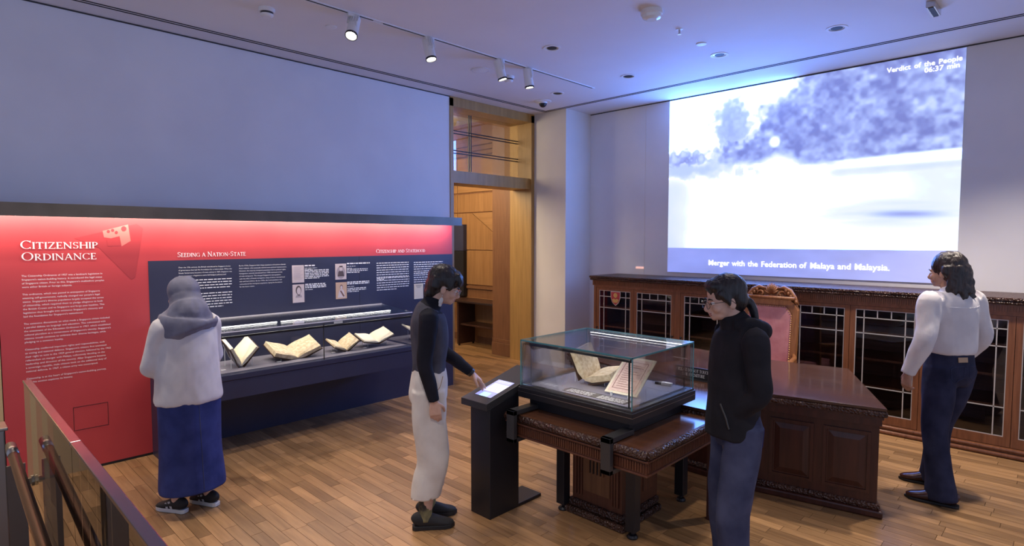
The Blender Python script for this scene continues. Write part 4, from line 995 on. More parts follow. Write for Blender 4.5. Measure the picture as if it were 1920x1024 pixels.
for y in (3.60, 2.2):
    po = bp2('post', MB().box(hx - .036, hx + .036, y - .006, y + .006, 0, rz_(y) - .02), 'steel_brush', hr, (.29, 3.3))
    z = rz_(y) - .13
    bp2('bracket', MB().box(hx + .036, GX - .001, y - .006, y + .006, z, z + .03).tube([(GX - .012, y, z + .015), (GX - .001, y, z + .015)], .026, 16), 'brass_bracket', hr, (.29, 3.3))
np_ = thing('newel_post', 'plain grey steel post at the end of the stair handrail', 'post', (.165, 2.92, 0))
part('shaft', MB().box(-.04, .04, -.05, .05, 0, 1.1), 'steel_brush', np_, bevel=.004); part('cap', MB().box(-.045, .05, -.055, .055, 1.1, 1.112), 'steel_brush', np_, bevel=.003)

# ---------------------------------------------------------------- ceiling fittings
tk = thing('lighting_track', 'thin recessed lighting track across the ceiling', 'track', (0, 0, ZC))
for x0_, x1_ in ((1.2, 2.70), (2.80, 5.70)): part('channel', MB().box(x0_, x1_, 4.212, 4.235, -.006, 0), 'slot_dark', tk)
part('channel_trim', MB().box(1.2, 5.72, 4.202, 4.212, -.008, 0).box(1.2, 5.72, 4.235, 4.245, -.008, 0), 'white_plastic', tk)
def track_spot(k, px, py, aim, e, lab, lit=True):
    b0 = onz(px, py, ZC); t = thing('track_spotlight', lab, 'spotlight', (b0[0], 4.2235, ZC), 0, 'track spotlights')
    part('adapter', MB().box(-.05, .05, -.016, .016, -.03, -.006), 'white_plastic', t, bevel=.003); part('stem', MB().tube([(0, 0, -.03), (0, 0, -.075)], .009, 10), 'white_plastic', t)
    d = np.array(aim, float) - np.array([b0[0], 4.2235, ZC - .1]); d /= np.linalg.norm(d); c0 = np.array([0, 0, -.11])
    part('yoke', MB().tube([(0, 0, -.07), (0, .055, -.08), np.array([0, .05, -.11]) ], .006, 8).tube([(0, 0, -.07), (0, -.055, -.08), np.array([0, -.05, -.11])], .006, 8), 'white_plastic', t)
    h = part('head', MB().lathe([(.03, -.10), (.044, -.095), (.046, -.02), (.048, .08), (.043, .083)], c0, 24, d), 'white_plastic', t, smooth=False)
    part('rim', MB().lathe([(.044, .082), (.049, .082), (.049, .098), (.042, .098)], c0, 24, d, True), 'black_metal', h)
    part('lens', MB().lathe([(.041, .084), (.041, .088)], c0, 24, d), 'lamp_glow' if lit else 'graphite', h)
    fn = MB()
    up_ = np.cross(d, (0, 0, 1)); up_ /= np.linalg.norm(up_); vv_ = np.cross(up_, d)
    for q in range(6): a_ = (q - 2.5) * .35; n_ = up_ * math.sin(a_) + vv_ * math.cos(a_); fn.obox(c0 - d * .055 + n_ * .05, d * .042, n_ * .008, np.cross(d, n_) * .0025)
    part('cooling_fins', fn, 'white_plastic', h)
    p_ = np.array([b0[0], 4.2235, ZC]) + c0 + d * .12
    lamp('track_lamp', 'SPOT', tuple(p_), e, (1, .88, .76), aim, spot_size=math.radians(48), spot_blend=.6, shadow_soft_size=.03)
track_spot(0, 668, 22, (1.0, 3.0, .2), 60, 'lit white track spotlight with fins, at the wall-panel end of the track')
track_spot(1, 808, 68, (3.4, 3.3, .2), 45, 'lit white track spotlight tilted down, second along the track')
track_spot(2, 937, 111, (4.9, 3.6, .2), 40, 'lit white track spotlight leaning outward beside the flat ceiling speaker')
track_spot(3, 988, 128, (5.0, 3.9, .0), 40, 'white track spotlight with dark rim, nearest the dome camera')
def fit(name, lab, cat, px, py, parts, group=None):
    c = onz(px, py, ZC); t = thing(name, lab, cat, (c[0], c[1], ZC), 0, group)
    for nm, prof, m_ in parts: part(nm, MB().lathe(prof, (0, 0, 0), 28, None, nm == 'ring'), m_, t, smooth=False)
    return t
for px, py, lab in ((1035, 90, 'recessed ceiling downlight between the track and the smoke detector'), (1178, 143, 'recessed ceiling downlight before the projection near its dark edge'), (1045, 175, 'recessed ceiling downlight beside the dome camera'), (1349, 103, 'recessed ceiling downlight with white ring beside a flat disc'), (1569, 53, 'recessed ceiling downlight above the projection timer caption')):
    t = fit('downlight', lab, 'downlight', px, py, [('ring', [(.062, 0), (.085, 0), (.085, -.005), (.062, -.005)], 'white_plastic'), ('reflector', [(.062, -.0012), (.062, -.0008)], 'chrome'), ('baffle', [(.046, -.0024), (.046, -.0012)], 'black_matte')], 'recessed ceiling downlights')
fit('smoke_detector', 'white smoke detector with grille above the red panel', 'detector', 500, 16, [('base', [(.06, 0), (.06, -.02), (.055, -.03)], 'white_plastic'), ('vent', [(.047, -.03), (.047, -.045)], 'graphite'), ('dome', [(.05, -.045), (.046, -.058), (.03, -.066)], 'white_plastic')])
fit('smoke_detector', 'white smoke detector with grille next to the track spotlights', 'detector', 954, 143, [('base', [(.06, 0), (.06, -.02), (.055, -.03)], 'white_plastic'), ('vent', [(.047, -.03), (.047, -.045)], 'graphite'), ('dome', [(.05, -.045), (.046, -.058), (.03, -.066)], 'white_plastic')])
fit('motion_sensor', 'large round white ceiling sensor with clear dome', 'sensor', 1222, 20, [('base', [(.085, 0), (.085, -.03), (.08, -.036)], 'white_plastic'), ('dome', [(.078, -.036), (.07, -.058), (.04, -.072)], 'acrylic')])
fit('sprinkler', 'small pendant sprinkler head in the ceiling', 'sprinkler', 1274, 55, [('rose', [(.03, 0), (.03, -.004)], 'white_plastic'), ('stem', [(.008, -.004), (.008, -.04)], 'chrome'), ('deflector', [(.016, -.04), (.016, -.044)], 'chrome')])
fit('ceiling_disc', 'flat white cover disc beside the ringed downlight', 'cover disc', 1315, 82, [('disc', [(.045, 0), (.045, -.008), (.03, -.010)], 'white_plastic')])
fit('ceiling_disc', 'flat white cover disc near the end track spotlight', 'cover disc', 621, 50, [('disc', [(.045, 0), (.045, -.006), (.03, -.008)], 'white_plastic')])
fit('ceiling_speaker', 'flat round white ceiling speaker between track and wall', 'speaker', 900, 131, [('ring', [(.10, 0), (.10, -.005), (.094, -.007)], 'white_plastic'), ('grille', [(.09, -.007), (.05, -.009)], 'white_print_soft')])
t = fit('dome_camera', 'black-domed security camera on a white ceiling plate', 'camera', 1018, 190, [('plate', [(.11, 0), (.11, -.006), (.095, -.012)], 'white_plastic'), ('collar', [(.06, -.012), (.055, -.03)], 'white_plastic')])
part('dome', MB().ball((0, 0, -.03), .05, .05, .05, None, 20, 12), 'black_metal', t, smooth=True)
c = onz(1752, 12, ZC); t = thing('ceiling_spot_bar', 'slim chrome spotlight bar at the ceiling above the projection', 'spotlight', (c[0], c[1], ZC))
part('housing', MB().box(-.16, .10, -.03, .03, -.05, 0), 'chrome', t, bevel=.004); part('louvre', MB().box(-.15, .09, -.016, .016, -.054, -.05), 'black_matte', t)
# ================================================================ visitors
noisy(mat('skin_light', (.62, .38, .28), .5), (.58, .35, .26), (.64, .41, .31), (30, 30, 30)); noisy(mat('skin_tan', (.45, .25, .17), .5), (.42, .23, .155), (.48, .27, .185), (30, 30, 30))
mat('lips', (.45, .16, .14), .45); mat('eye_white', (.8, .78, .76), .3); mat('iris', (.02, .012, .01), .2)
def hair_mat(name, c1, c2):
    m = mat(name, c1, .38); noisy(m, c1, c2, (90, 90, 9), 3, bump=.5)
hair_mat('hair_black', (.006, .005, .006), (.022, .018, .02)); hair_mat('hair_brown', (.012, .008, .008), (.04, .026, .024))
def cloth(name, c1, c2, rough=.85, weave=500, bump=.12): noisy(mat(name, c1, rough, spec=.25), c1, c2, (7, 7, 7), 4, bump=bump, bscale=weave)
cloth('veil_grey', (.15, .15, .20), (.21, .21, .27)); cloth('linen_white', (.60, .57, .57), (.70, .67, .66)); cloth('denim_blue', (.018, .028, .12), (.035, .05, .19))
cloth('denim_dark', (.012, .014, .035), (.03, .033, .07)); cloth('denim_mid', (.025, .03, .07), (.055, .062, .12)); cloth('knit_black', (.008, .008, .014), (.014, .014, .022)); cloth('vest_charcoal', (.05, .05, .068), (.085, .085, .11))
cloth('cotton_cream', (.60, .55, .50), (.70, .66, .61)); cloth('jacket_black', (.008, .008, .012), (.016, .015, .02)); cloth('shirt_white', (.62, .59, .60), (.72, .69, .69))
cloth('sock_pattern', (.05, .045, .04), (.5, .45, .2)); mat('rubber_black', (.012, .012, .014), .6); mat('rubber_white', (.6, .6, .6), .6); mat('leather_brown', (.05, .018, .014), .22); mat('leather_patch', (.42, .28, .17), .6); mat('shoe_black', (.012, .012, .014), .7); mat('shoe_grey', (.4, .4, .42), .7); mat('watch_black', (.01, .01, .012), .3)

def remesh(mb, voxel, it=3, fold=None, s=1.0, seed=0, zmin=None):
    me = mb.mesh('t'); o = bpy.data.objects.new('t', me); COL.objects.link(o)
    r = o.modifiers.new('r', 'REMESH'); r.mode = 'VOXEL'; r.voxel_size = voxel; r.use_smooth_shade = True
    if it: q = o.modifiers.new('s', 'SMOOTH'); q.iterations = it; q.factor = .5
    dg = bpy.context.evaluated_depsgraph_get()
    out = bpy.data.meshes.new_from_object(o.evaluated_get(dg)); bpy.data.objects.remove(o); bpy.data.meshes.remove(me)
    n = len(out.vertices); co = np.empty(n * 3, np.float32); out.vertices.foreach_get('co', co); co = co.reshape(-1, 3)
    if fold:
        nr = np.empty(n * 3, np.float32); out.vertices.foreach_get('normal', nr); nr = nr.reshape(-1, 3); amp, fx, fz = fold
        d = np.array([mnoise.noise(Vector((p[0] * fx + seed, p[1] * fx, p[2] * fz + .6 * p[0] * fx))) + .5 * mnoise.noise(Vector((p[0] * fx * 2.3, p[1] * fx * 2.3 + seed, p[2] * fz * 2.1))) for p in co], np.float32)
        co = co + nr * (d * amp)[:, None]
    if zmin is not None: co[:, 2] = np.maximum(co[:, 2], zmin)
    out.vertices.foreach_set('co', (co * s).astype(np.float32).ravel()); out.update()
    for p in out.polygons: p.use_smooth = True
    return out
def ik(sh, wr, l1, l2, pole):
    sh, wr, pole = (np.array(q, float) for q in (sh, wr, pole)); d = wr - sh; L = min(np.linalg.norm(d), (l1 + l2) * .995); t = d / np.linalg.norm(d)
    a = (l1 * l1 - l2 * l2 + L * L) / (2 * L); h = math.sqrt(max(l1 * l1 - a * a, 1e-6)); p = pole - pole.dot(t) * t; p /= np.linalg.norm(p)
    return sh + t * a + p * h
def rot(yaw, pitch, roll=0.0):
    return np.array((Matrix.Rotation(yaw, 3, 'Z') @ Matrix.Rotation(pitch, 3, 'Y') @ Matrix.Rotation(roll, 3, 'X')))
def hand(mb, wr, d, pn, side, curl=(.35, .45, .35), point=False):
    """palm, four jointed fingers and a thumb; d = finger direction, pn = direction the palm faces, side = +1 left / -1 right"""
    wr, d, pn = (np.array(q, float) for q in (wr, d, pn)); d /= np.linalg.norm(d); pn -= pn.dot(d) * d; pn /= np.linalg.norm(pn); lat = np.cross(pn, d) * side
    mb.loft([(wr - d * .03, .02, .026), (wr + d * .015, .018, .028), (wr + d * .055, .015, .038), (wr + d * .088, .012, .038)], 14, 4, lat)
    for k, (o_, L) in enumerate(((.029, .072), (.0095, .080), (-.0095, .074), (-.028, .058))):
        p = wr + d * (.082 - .006 * abs(k - 1)) + lat * o_; a = 0.0; pts = [(p - d * .02, .0095, .0095), (p, .0092, .0092)]
        for j, f in enumerate((.46, .30, .24)):
            a += curl[j] * (.45 if point and k == 0 else 1.0) * (1 + .12 * k)
            p = p + (d * math.cos(a) + pn * math.sin(a)) * L * f; pts.append((p, .0088 - .0009 * j, .0088 - .0009 * j))
        mb.loft(pts, 9, 3, lat)
    p = wr + d * .02 + lat * .024; t = d * .62 + lat * .62 + pn * .42; t /= np.linalg.norm(t); t2 = d * .9 + lat * .12 + pn * .45; t2 /= np.linalg.norm(t2)
    mb.loft([(p - t * .01, .013, .013), (p + t * .03, .0115, .0115), (p + t * .045 + t2 * .012, .0105, .0105), (p + t * .045 + t2 * .045, .008, .008)], 9, 3, pn)
def head_parts(mb, R, o):
    T = lambda p: R @ np.array(p, float) + o
    def B(c, rx, ry, rz): mb.ball(T(c), rx, ry, rz, R, 24, 16)
    B((-.008, 0, .125), .097, .075, .090); B((.03, 0, .072), .064, .060, .086); B((.042, 0, .014), .044, .043, .030); B((.074, 0, .002), .017, .021, .015)
    B((.080, 0, .100), .016, .046, .013)
    for s_ in (-1, 1): B((.064, s_ * .034, .055), .026, .024, .026); B((-.002, s_ * .076, .068), .019, .008, .031); B((.004, s_ * .080, .058), .012, .006, .016)
    mb.loft([(T((.088, 0, .098)), .008, .007), (T((.103, 0, .070)), .010, .009), (T((.112, 0, .053)), .011, .012), (T((.100, 0, .043)), .008, .012)], 12, 4, R @ np.array([0, 1, 0]))
    B((.090, 0, .0285), .011, .021, .0065); B((.088, 0, .0165), .011, .019, .0065)
    return T
def face(T, R, root, s, hairm):
    for s_ in (-1, 1):
        e = part('eye', MB().ball(np.array(T((.0805, s_ * .030, .0835))) * s, .012 * s, .014 * s, .0095 * s, R, 14, 10), 'eye_white', root, smooth=True)
        part('iris', MB().ball(np.array(T((.0895, s_ * .031, .0825))) * s, .0045 * s, .0065 * s, .0065 * s, R, 10, 8), 'iris', e, smooth=True)
        part('eyebrow', MB().tube([np.array(T(q)) * s for q in ((.096, s_ * .012, .102), (.096, s_ * .028, .108), (.084, s_ * .046, .102))], [.003 * s, .0042 * s, .002 * s], 6), hairm, root, smooth=True)
    part('lips', MB().ball(np.array(T((.0945, 0, .0285))) * s, .0075 * s, .019 * s, .0045 * s, R, 12, 8).ball(np.array(T((.0925, 0, .0185))) * s, .0075 * s, .017 * s, .0045 * s, R, 12, 8), 'lips', root, smooth=True)
def glasses(T, R, root, s, frame='watch_black'):
    g = MB()
    for s_ in (-1, 1):
        c = np.array([.114, s_ * .033, .080]); g.tube([np.array(T(c + np.array([-.006 * abs(math.cos(a)), .025 * math.cos(a), .020 * math.sin(a)]))) * s for a in np.linspace(0, 2 * math.pi, 21)], .0013 * s, 6)
        g.tube([np.array(T(q)) * s for q in ((.108, s_ * .058, .088), (.06, s_ * .077, .088), (.0, s_ * .084, .086), (-.02, s_ * .083, .065))], .0014 * s, 6)
    g.tube([np.array(T(q)) * s for q in ((.115, -.009, .086), (.119, 0, .089), (.115, .009, .086))], .0013 * s, 6)
    gl = part('glasses', g, frame, root)
    for s_ in (-1, 1): part('lens', MB().add([np.array(T((.1125 - .004 * abs(math.cos(a)), s_ * .033 + .024 * math.cos(a), .080 + .019 * math.sin(a)))) * s for a in np.linspace(0, 2 * math.pi, 16, endpoint=False)], [tuple(range(16))]), 'glass_clear', gl)
def shoe(root, s, fx, fy, yaw, upper, sole, lift=.0, long=1.0, sole_h=.022, kind='shoe'):
    R = rot(yaw, 0); o = np.array([fx, fy, 0.0])
    T = lambda p: (R @ np.array([p[0] * long, p[1], p[2]]) + o)
    u = MB().loft([(T((-.078, 0, .045)), .030, .022), (T((-.055, 0, .058)), .050, .034), (T((-.01, 0, .06)), .054, .037), (T((.045, 0, .050)), .042, .041), (T((.10, 0, .038)), .030, .045), (T((.15, 0, .030)), .022, .040), (T((.178, 0, .024)), .012, .022)], 18, 5, R @ np.array([0, 1, 0]))
    me = remesh(u, .007, 2, None, s, 0, sole_h * .8)
    sh_ = link(kind, me, upper, root)
    out = [(-.085, -.02), (-.07, -.033), (-.02, -.034), (.06, -.040), (.12, -.046), (.16, -.036), (.187, 0), (.16, .036), (.12, .046), (.06, .040), (-.02, .034), (-.07, .033), (-.085, .02)]
    q = [T((x, y, 0)) for x, y in out]; part('sole', MB().prism([(p[0] * s, p[1] * s) for p in q], .001, sole_h * s), sole, sh_, bevel=.004)
    return sh_, T
def person(label, H, loc, th, feet, arms, head, hipw=.085, knee_f=.03, skin='skin_light', torso=1.0, hands=(True, True)):
    """feet: ((x, y, yaw) left, right); arms: ((shoulder, elbow, wrist, hand dir, palm normal, curl, point) left, right); head: (x, z, yaw, pitch)"""
    s = H / 1.70; mb = MB(); t = torso
    mb.loft([((0, 0, .80), .07, .12), ((0, 0, .90), .10 * t, .15), ((0, 0, 1.04), .085 * t, .125), ((.005, 0, 1.2), .10 * t, .145), ((.0, 0, 1.33), .095 * t, .155), ((0, 0, 1.385), .065, .10), ((.01, 0, 1.435), .05, .055)], 24, 5)
    hx_, hz, hy, hp = head; hk = head[4] if len(head) > 4 else 0.0
    mb.loft([((0, 0, 1.38), .055, .062), ((hx_ * .5, 0, 1.44), .052, .054), ((hx_ * .95, 0, hz + .05), .052, .05)], 18, 4)
    R = rot(hy, hp, hk); o = np.array([hx_, 0, hz]); T = head_parts(mb, R, o); kn = []
    for (fx, fy, yaw), sg in zip(feet, (1, -1)):
        hip = np.array([0, sg * hipw, .87]); an = np.array([fx, fy, .075]); f = np.array([math.cos(yaw), math.sin(yaw), 0]); k = hip * .47 + an * .53 + f * knee_f; kn.append((hip, k, an, f))
        mb.loft([(hip + np.array([0, 0, .03]), .085, .08), (hip * .6 + k * .4, .078, .075), (k, .055, .054), (k * .6 + an * .4 - f * .012, .052, .05), (an, .036, .034), (an - np.array([0, 0, .03]), .034, .032)], 16, 4)
        mb.loft([(an + f * -.04 - np.array([0, 0, .02]), .025, .025), (an + f * .05 - np.array([0, 0, .03]), .026, .032), (an + f * .13 - np.array([0, 0, .045]), .014, .03)], 12, 4, np.cross((0, 0, 1), f))
    for (sh, el, wr, hd_, pn, curl, pt), sg, on in zip(arms, (1, -1), hands):
        sh, el, wr = (np.array(q, float) for q in (sh, el, wr))
        mb.loft([(sh * np.array([1, .7, 1]) - np.array([0, 0, .035]), .04, .04), (sh - np.array([0, .0, .02]), .036, .036), (sh * .5 + el * .5, .040, .040), (el, .034, .034), (el * .6 + wr * .4, .034, .034), (wr, .021, .026)], 14, 4)
        if on: hand(mb, wr, hd_, pn, sg, curl, pt)
    me = remesh(mb, .0055, 2, None, s)
    o_ = link('person', me, skin, None, loc=loc, rz=th); tag(o_, label, 'person')
    return o_, s, T, R, kn
def garment(name, mb, m_, root, s, voxel=.009, it=4, fold=(.004, 9, 5), seed=0, zmin=None): return link(name, remesh(mb, voxel, it, fold, s, seed, zmin), m_, root)
def sleeve(mb, sh, el, wr, r=(.07, .062, .056, .052, .046), inner=.62):
    sh, el, wr = (np.array(q, float) for q in (sh, el, wr))
    sh = sh - np.array([0, 0, max(0, r[0] - .055)])
    mb.loft([(sh * np.array([1, inner, 1.0]) - np.array([0, 0, .015]), r[0] * .95, r[0] * .95), (sh, r[0], r[0]), (sh * .5 + el * .5, r[1], r[1]), (el, r[2], r[2]), (el * .5 + wr * .5, r[3], r[3]), (wr, r[4], r[4])], 18, 5)
def local(root_loc, th, s, p):
    d = np.array(p, float) - np.array(root_loc, float); c, q = math.cos(-th), math.sin(-th); return np.array([c * d[0] - q * d[1], q * d[0] + c * d[1], d[2]]) / s
REL = (.25, .3, .2)
from mathutils.bvhtree import BVHTree
def stitch(name, gob, pts, s, m_, r=.002, n=4):
    """a seam laid on the surface of a garment"""
    bv = BVHTree.FromPolygons([v.co for v in gob.data.vertices], [tuple(p.vertices) for p in gob.data.polygons]); out = []
    for i in range(len(pts) - 1):
        for k in range(n + (i == len(pts) - 2)):
            p = (np.array(pts[i]) * (1 - k / n) + np.array(pts[i + 1]) * k / n) * s; q, nr, _, _ = bv.find_nearest(Vector(p)); out.append(np.array(q + nr * .001))
    return part(name, MB().tube(out, r, 6), m_, gob)

# --- veiled woman reading the panel
L0, TH = (1.245, 4.255, 0), math.radians(100)
aL = [(.0, .16, 1.37), (.09, .205, 1.06), (.28, .08, 1.15)]; aR = [(.0, -.16, 1.37), (.08, -.215, 1.07), (.28, -.06, 1.13)]
ro, s, T, R, kn = person('woman in grey headscarf, white blouse and long denim skirt reading the red panel', 1.575, L0, TH, ((.02, .10, .30), (-.06, -.09, .22)),
    ((*aL, (.6, -.5, .35), (0, -.5, -.8), REL, False), (*aR, (.6, .45, .3), (0, .5, -.8), REL, False)), (.035, 1.47, .25, .10), torso=1.25)
face(T, R, ro, s, 'hair_black')
g = MB().loft([((.0, 0, 1.0), .15, .18), ((0, 0, .90), .175, .205), ((-.01, 0, .65), .175, .205), ((-.01, 0, .4), .18, .21), ((-.015, 0, .18), .195, .225), ((-.015, 0, .155), .19, .22)], 36, 6)
sk = garment('skirt', g, 'denim_blue', ro, s, .010, 3, (.008, 7, 1.6), 3, .165)
for y in (.0,): part('back_seam', MB().tube([((-.195 - .006 * k) * s, .03 * s, (.80 - .1 * k) * s) for k in range(7)], .0025, 6), 'denim_mid', sk)
g = MB().loft([((0, 0, .80), .185, .225), ((0, 0, .84), .19, .228), ((0, 0, 1.0), .18, .215), ((.005, 0, 1.18), .172, .205), ((0, 0, 1.32), .145, .195), ((0, 0, 1.395), .10, .15), ((.01, 0, 1.43), .07, .08)], 30, 6)
for a in (aL, aR): sleeve(g, *a, r=(.078, .074, .076, .072, .05))
bl_ = garment('blouse', g, 'linen_white', ro, s, .010, 4, (.007, 9, 5), 5)
g = MB(); RR = R
def HB(g, T, R, c, rx, ry, rz): g.ball(T(c), rx, ry, rz, R, 26, 16)
HB(g, T, R, (-.016, 0, .122), .118, .098, .113); HB(g, T, R, (-.02, 0, .05), .095, .090, .09)
g.loft([(T((-.02, 0, .10)), .112, .098), (T((-.035, 0, .03)), .122, .112), ((-.02, 0, 1.455), .138, .135), ((-.015, 0, 1.42), .15, .165), ((-.015, .005, 1.375), .165, .195), ((-.025, -.01, 1.31), .165, .20), ((-.04, -.02, 1.27), .14, .17)], 26, 6)
g.loft([(T((.05, .05, .0)), .03, .03), ((.10, .06, 1.38), .035, .06), ((.15, .03, 1.28), .02, .06), ((.165, .02, 1.16), .015, .04)], 14, 5)
garment('headscarf', g, 'veil_grey', ro, s, .007, 3, (.007, 14, 7), 8)
for (fx, fy, yw) in ((.02, .10, .30), (-.06, -.09, .22)):
    sh_, Tf = shoe(ro, s, fx, fy, yw, 'shoe_black', 'rubber_white', sole_h=.030)
    for sg in (-1, 1): part('side_stripe', MB().add([Tf(q) * s for q in ((.0, sg * .040, .035), (.02, sg * .041, .035), (.05, sg * .036, .078), (.03, sg * .034, .085))], [(0, 1, 2, 3)]).add([Tf(q) * s for q in ((.035, sg * .043, .032), (.055, sg * .045, .032), (.075, sg * .036, .068), (.06, sg * .036, .074))], [(0, 1, 2, 3)]), 'shoe_grey', sh_)

# --- woman at the kiosk
L0, TH = (2.245, 2.925, 0), math.radians(-34)
s = 1.675 / 1.70
tip = local(L0, TH, s, on_kiosk(914, 729) + np.array([0, 0, .006])); hd_ = np.array([.74, -.05, -.67]); wrL = tip - hd_ / np.linalg.norm(hd_) * .15 + np.array([0, 0, .01])
shL = np.array([.02, .165, 1.365]); elL = ik(shL, wrL, .29, .25, (-.2, .5, -1)); aL = [shL, elL, wrL]; aR = [(-.01, -.165, 1.37), (-.04, -.20, 1.09), (.015, -.20, .855)]
ro, s, T, R, kn = person('woman in black turtleneck and cream trousers tapping the kiosk screen', 1.675, L0, TH, ((.0, .085, .06), (-.035, -.075, -.02)),
    ((*aL, hd_, (-.6, 0, -.75), (.30, .42, .30), True), (*aR, (.12, .05, -1), (0, 1, .1), (.3, .35, .25), False)), (.065, 1.465, .0, .36), torso=.92)
face(T, R, ro, s, 'hair_black'); glasses(T, R, ro, s, 'chrome')
g = MB().loft([((0, 0, .96), .105, .14), ((0, 0, 1.06), .10, .132), ((.005, 0, 1.2), .115, .15), ((.0, 0, 1.33), .107, .16), ((0, 0, 1.395), .08, .12), ((.02, 0, 1.435), .062, .066), ((.036, 0, 1.478), .060, .062)], 28, 6)
for a in (aL, aR): sleeve(g, *a, r=(.062, .054, .048, .043, .033))
ju = garment('jumper', g, 'knit_black', ro, s, .008, 3, (.004, 11, 6), 2)
g = MB().loft([((0, 0, .99), .108, .143), ((0, 0, 1.06), .106, .138), ((.005, 0, 1.2), .121, .155), ((-.002, 0, 1.33), .114, .165), ((-.004, 0, 1.39), .088, .135), ((.012, 0, 1.425), .068, .076)], 28, 6)
garment('vest', g, 'vest_charcoal', ro, s, .009, 3, (.003, 9, 5), 4)
g = MB().loft([((0, 0, 1.035), .10, .135), ((0, 0, .95), .118, .16), ((-.01, 0, .84), .12, .165), ((-.01, 0, .78), .09, .14)], 28, 5)
for hip, k, an, f in kn:
    b0 = an + np.array([0, 0, .14]); g.loft([(hip + np.array([-.01, 0, .03]), .108, .09), (hip * .6 + k * .4 + np.array([-.01, 0, 0]), .108, .09), (k, .102, .086), (k * .5 + b0 * .5, .100, .084), (b0, .096, .08), (b0 - np.array([0, 0, .014]), .095, .079)], 22, 5)
tr = garment('trousers', g, 'cotton_cream', ro, s, .009, 2, (.007, 8, 5), 7, .212)
stitch('pocket_seam', tr, ((.085, -.115, .99), (.06, -.145, .93), (.02, -.168, .89)), s, 'leather_patch', .002)
for (fx, fy, yw), (hip, k, an, f) in zip(((.0, .085, .06), (-.035, -.075, -.02)), kn):
    part('sock', MB().loft([(an * s + np.array([0, 0, .16]), .043, .041), (an * s + np.array([0, 0, .05]), .042, .040), (an * s - np.array([0, 0, .02]), .04, .04)], 16, 4), 'sock_pattern', ro, smooth=True)
    shoe(ro, s, fx, fy, yw, 'shoe_black', 'rubber_black', sole_h=.028)
part('watch', MB().loft([(wrL * s - hd_ * .012, .030, .034), (wrL * s + hd_ * .008, .030, .034)], 18, 2, (0, 1, 0)), 'watch_black', ro)
g = MB(); HB(g, T, R, (-.016, 0, .135), .107, .090, .095)
HB(g, T, R, (-.055, 0, .085), .062, .082, .085); HB(g, T, R, (-.065, 0, .03), .045, .062, .055)
HB(g, T, R, (.045, 0, .155), .062, .082, .058)
for y in np.linspace(-.07, .07, 9): g.loft([(T((.055, y * .9, .19)), .016, .016), (T((.100 - abs(y) * .25, y, .155)), .013, .013), (T((.108 - abs(y) * .3, y, .118)), .008, .008)], 8, 4)
for sg in (-1, 1): g.loft([(T((.0, sg * .075, .15)), .04, .018), (T((.028, sg * .082, .105)), .028, .012), (T((.030, sg * .079, .075)), .012, .007)], 12, 4); g.loft([(T((-.05, sg * .07, .13)), .04, .02), (T((-.055, sg * .072, .06)), .03, .014)], 10, 4)
garment('hair', g, 'hair_black', ro, s, .006, 2, (.004, 40, 6), 4)
for sg in (-1, 1): part('earring', MB().tube([T((.002, sg * .088, .04)) * s, T((.004, sg * .09, .022)) * s], .0012, 6).ball(T((.006, sg * .092, -.002)) * s, .013 * s, .008 * s, .024 * s, R, 12, 8).ball(T((.010, sg * .093, -.028)) * s, .010 * s, .006 * s, .010 * s, R, 10, 6), 'rubber_white', ro, smooth=True)

# --- man in the black hooded jacket
L0, TH = (2.93, 1.245, 0), math.radians(136)
aL = [(-.02, .18, 1.365), (-.035, .21, 1.10), (.045, .105, .96)]; aR = [(-.02, -.18, 1.365), (-.05, -.215, 1.10), (.045, -.10, .96)]
FT = ((.02, .10, .05), (-.03, -.09, -.05))
ro, s, T, R, kn = person('man in black hooded jacket and blue jeans with ponytail, hands in pockets', 1.665, L0, TH, FT,
    ((*aL, (.25, -.6, -.5), (0, -.6, .8), REL, False), (*aR, (.25, .6, -.5), (0, .6, .8), REL, False)), (.045, 1.462, .0, .20), torso=.95)
face(T, R, ro, s, 'hair_black'); glasses(T, R, ro, s)
g = MB().loft([((.015, 0, .83), .125, .165), ((.015, 0, .87), .13, .172), ((.012, 0, 1.0), .13, .17), ((.005, 0, 1.18), .128, .17), ((-.005, 0, 1.32), .115, .172), ((-.005, 0, 1.395), .09, .13), ((.02, 0, 1.445), .07, .075), ((.03, 0, 1.47), .066, .07)], 28, 6)
for a in (aL, aR): sleeve(g, *a, r=(.068, .062, .058, .055, .048))
g.loft([((.05, .075, 1.42), .03, .03), ((-.02, .10, 1.42), .042, .042), ((-.09, .07, 1.40), .05, .05), ((-.125, 0, 1.375), .055, .06), ((-.09, -.07, 1.40), .05, .05), ((-.02, -.10, 1.42), .042, .042), ((.05, -.075, 1.42), .03, .03)], 14, 5, (0, 0, 1))
jk = garment('hooded_jacket', g, 'jacket_black', ro, s, .009, 3, (.008, 8, 6), 12)
stitch('pocket_welt', jk, ((.125, .10, 1.02), (.11, .14, .95), (.10, .155, .90)), s, 'graphite', .005)
g = MB().loft([((0, 0, 1.0), .10, .135), ((0, 0, .92), .118, .16), ((-.01, 0, .83), .12, .165), ((-.01, 0, .77), .09, .14)], 28, 5)
for hip, k, an, f in kn:
    b0 = an + np.array([0, 0, -.03]); g.loft([(hip + np.array([-.01, 0, .03]), .10, .088), (hip * .6 + k * .4 + np.array([-.01, 0, 0]), .097, .086), (k, .085, .078), (k * .5 + b0 * .5, .082, .075), (b0, .09, .075)], 22, 5)
jn = garment('jeans', g, 'denim_mid', ro, s, .009, 3, (.009, 8, 5), 17, .02)
stitch('back_pocket', jn, ((-.125, .04, .89), (-.125, .125, .885), (-.128, .13, .80), (-.132, .085, .775), (-.13, .045, .80), (-.125, .04, .89)), s, 'denim_blue', .002)
for q in FT: shoe(ro, s, *q, 'shoe_black', 'rubber_black')
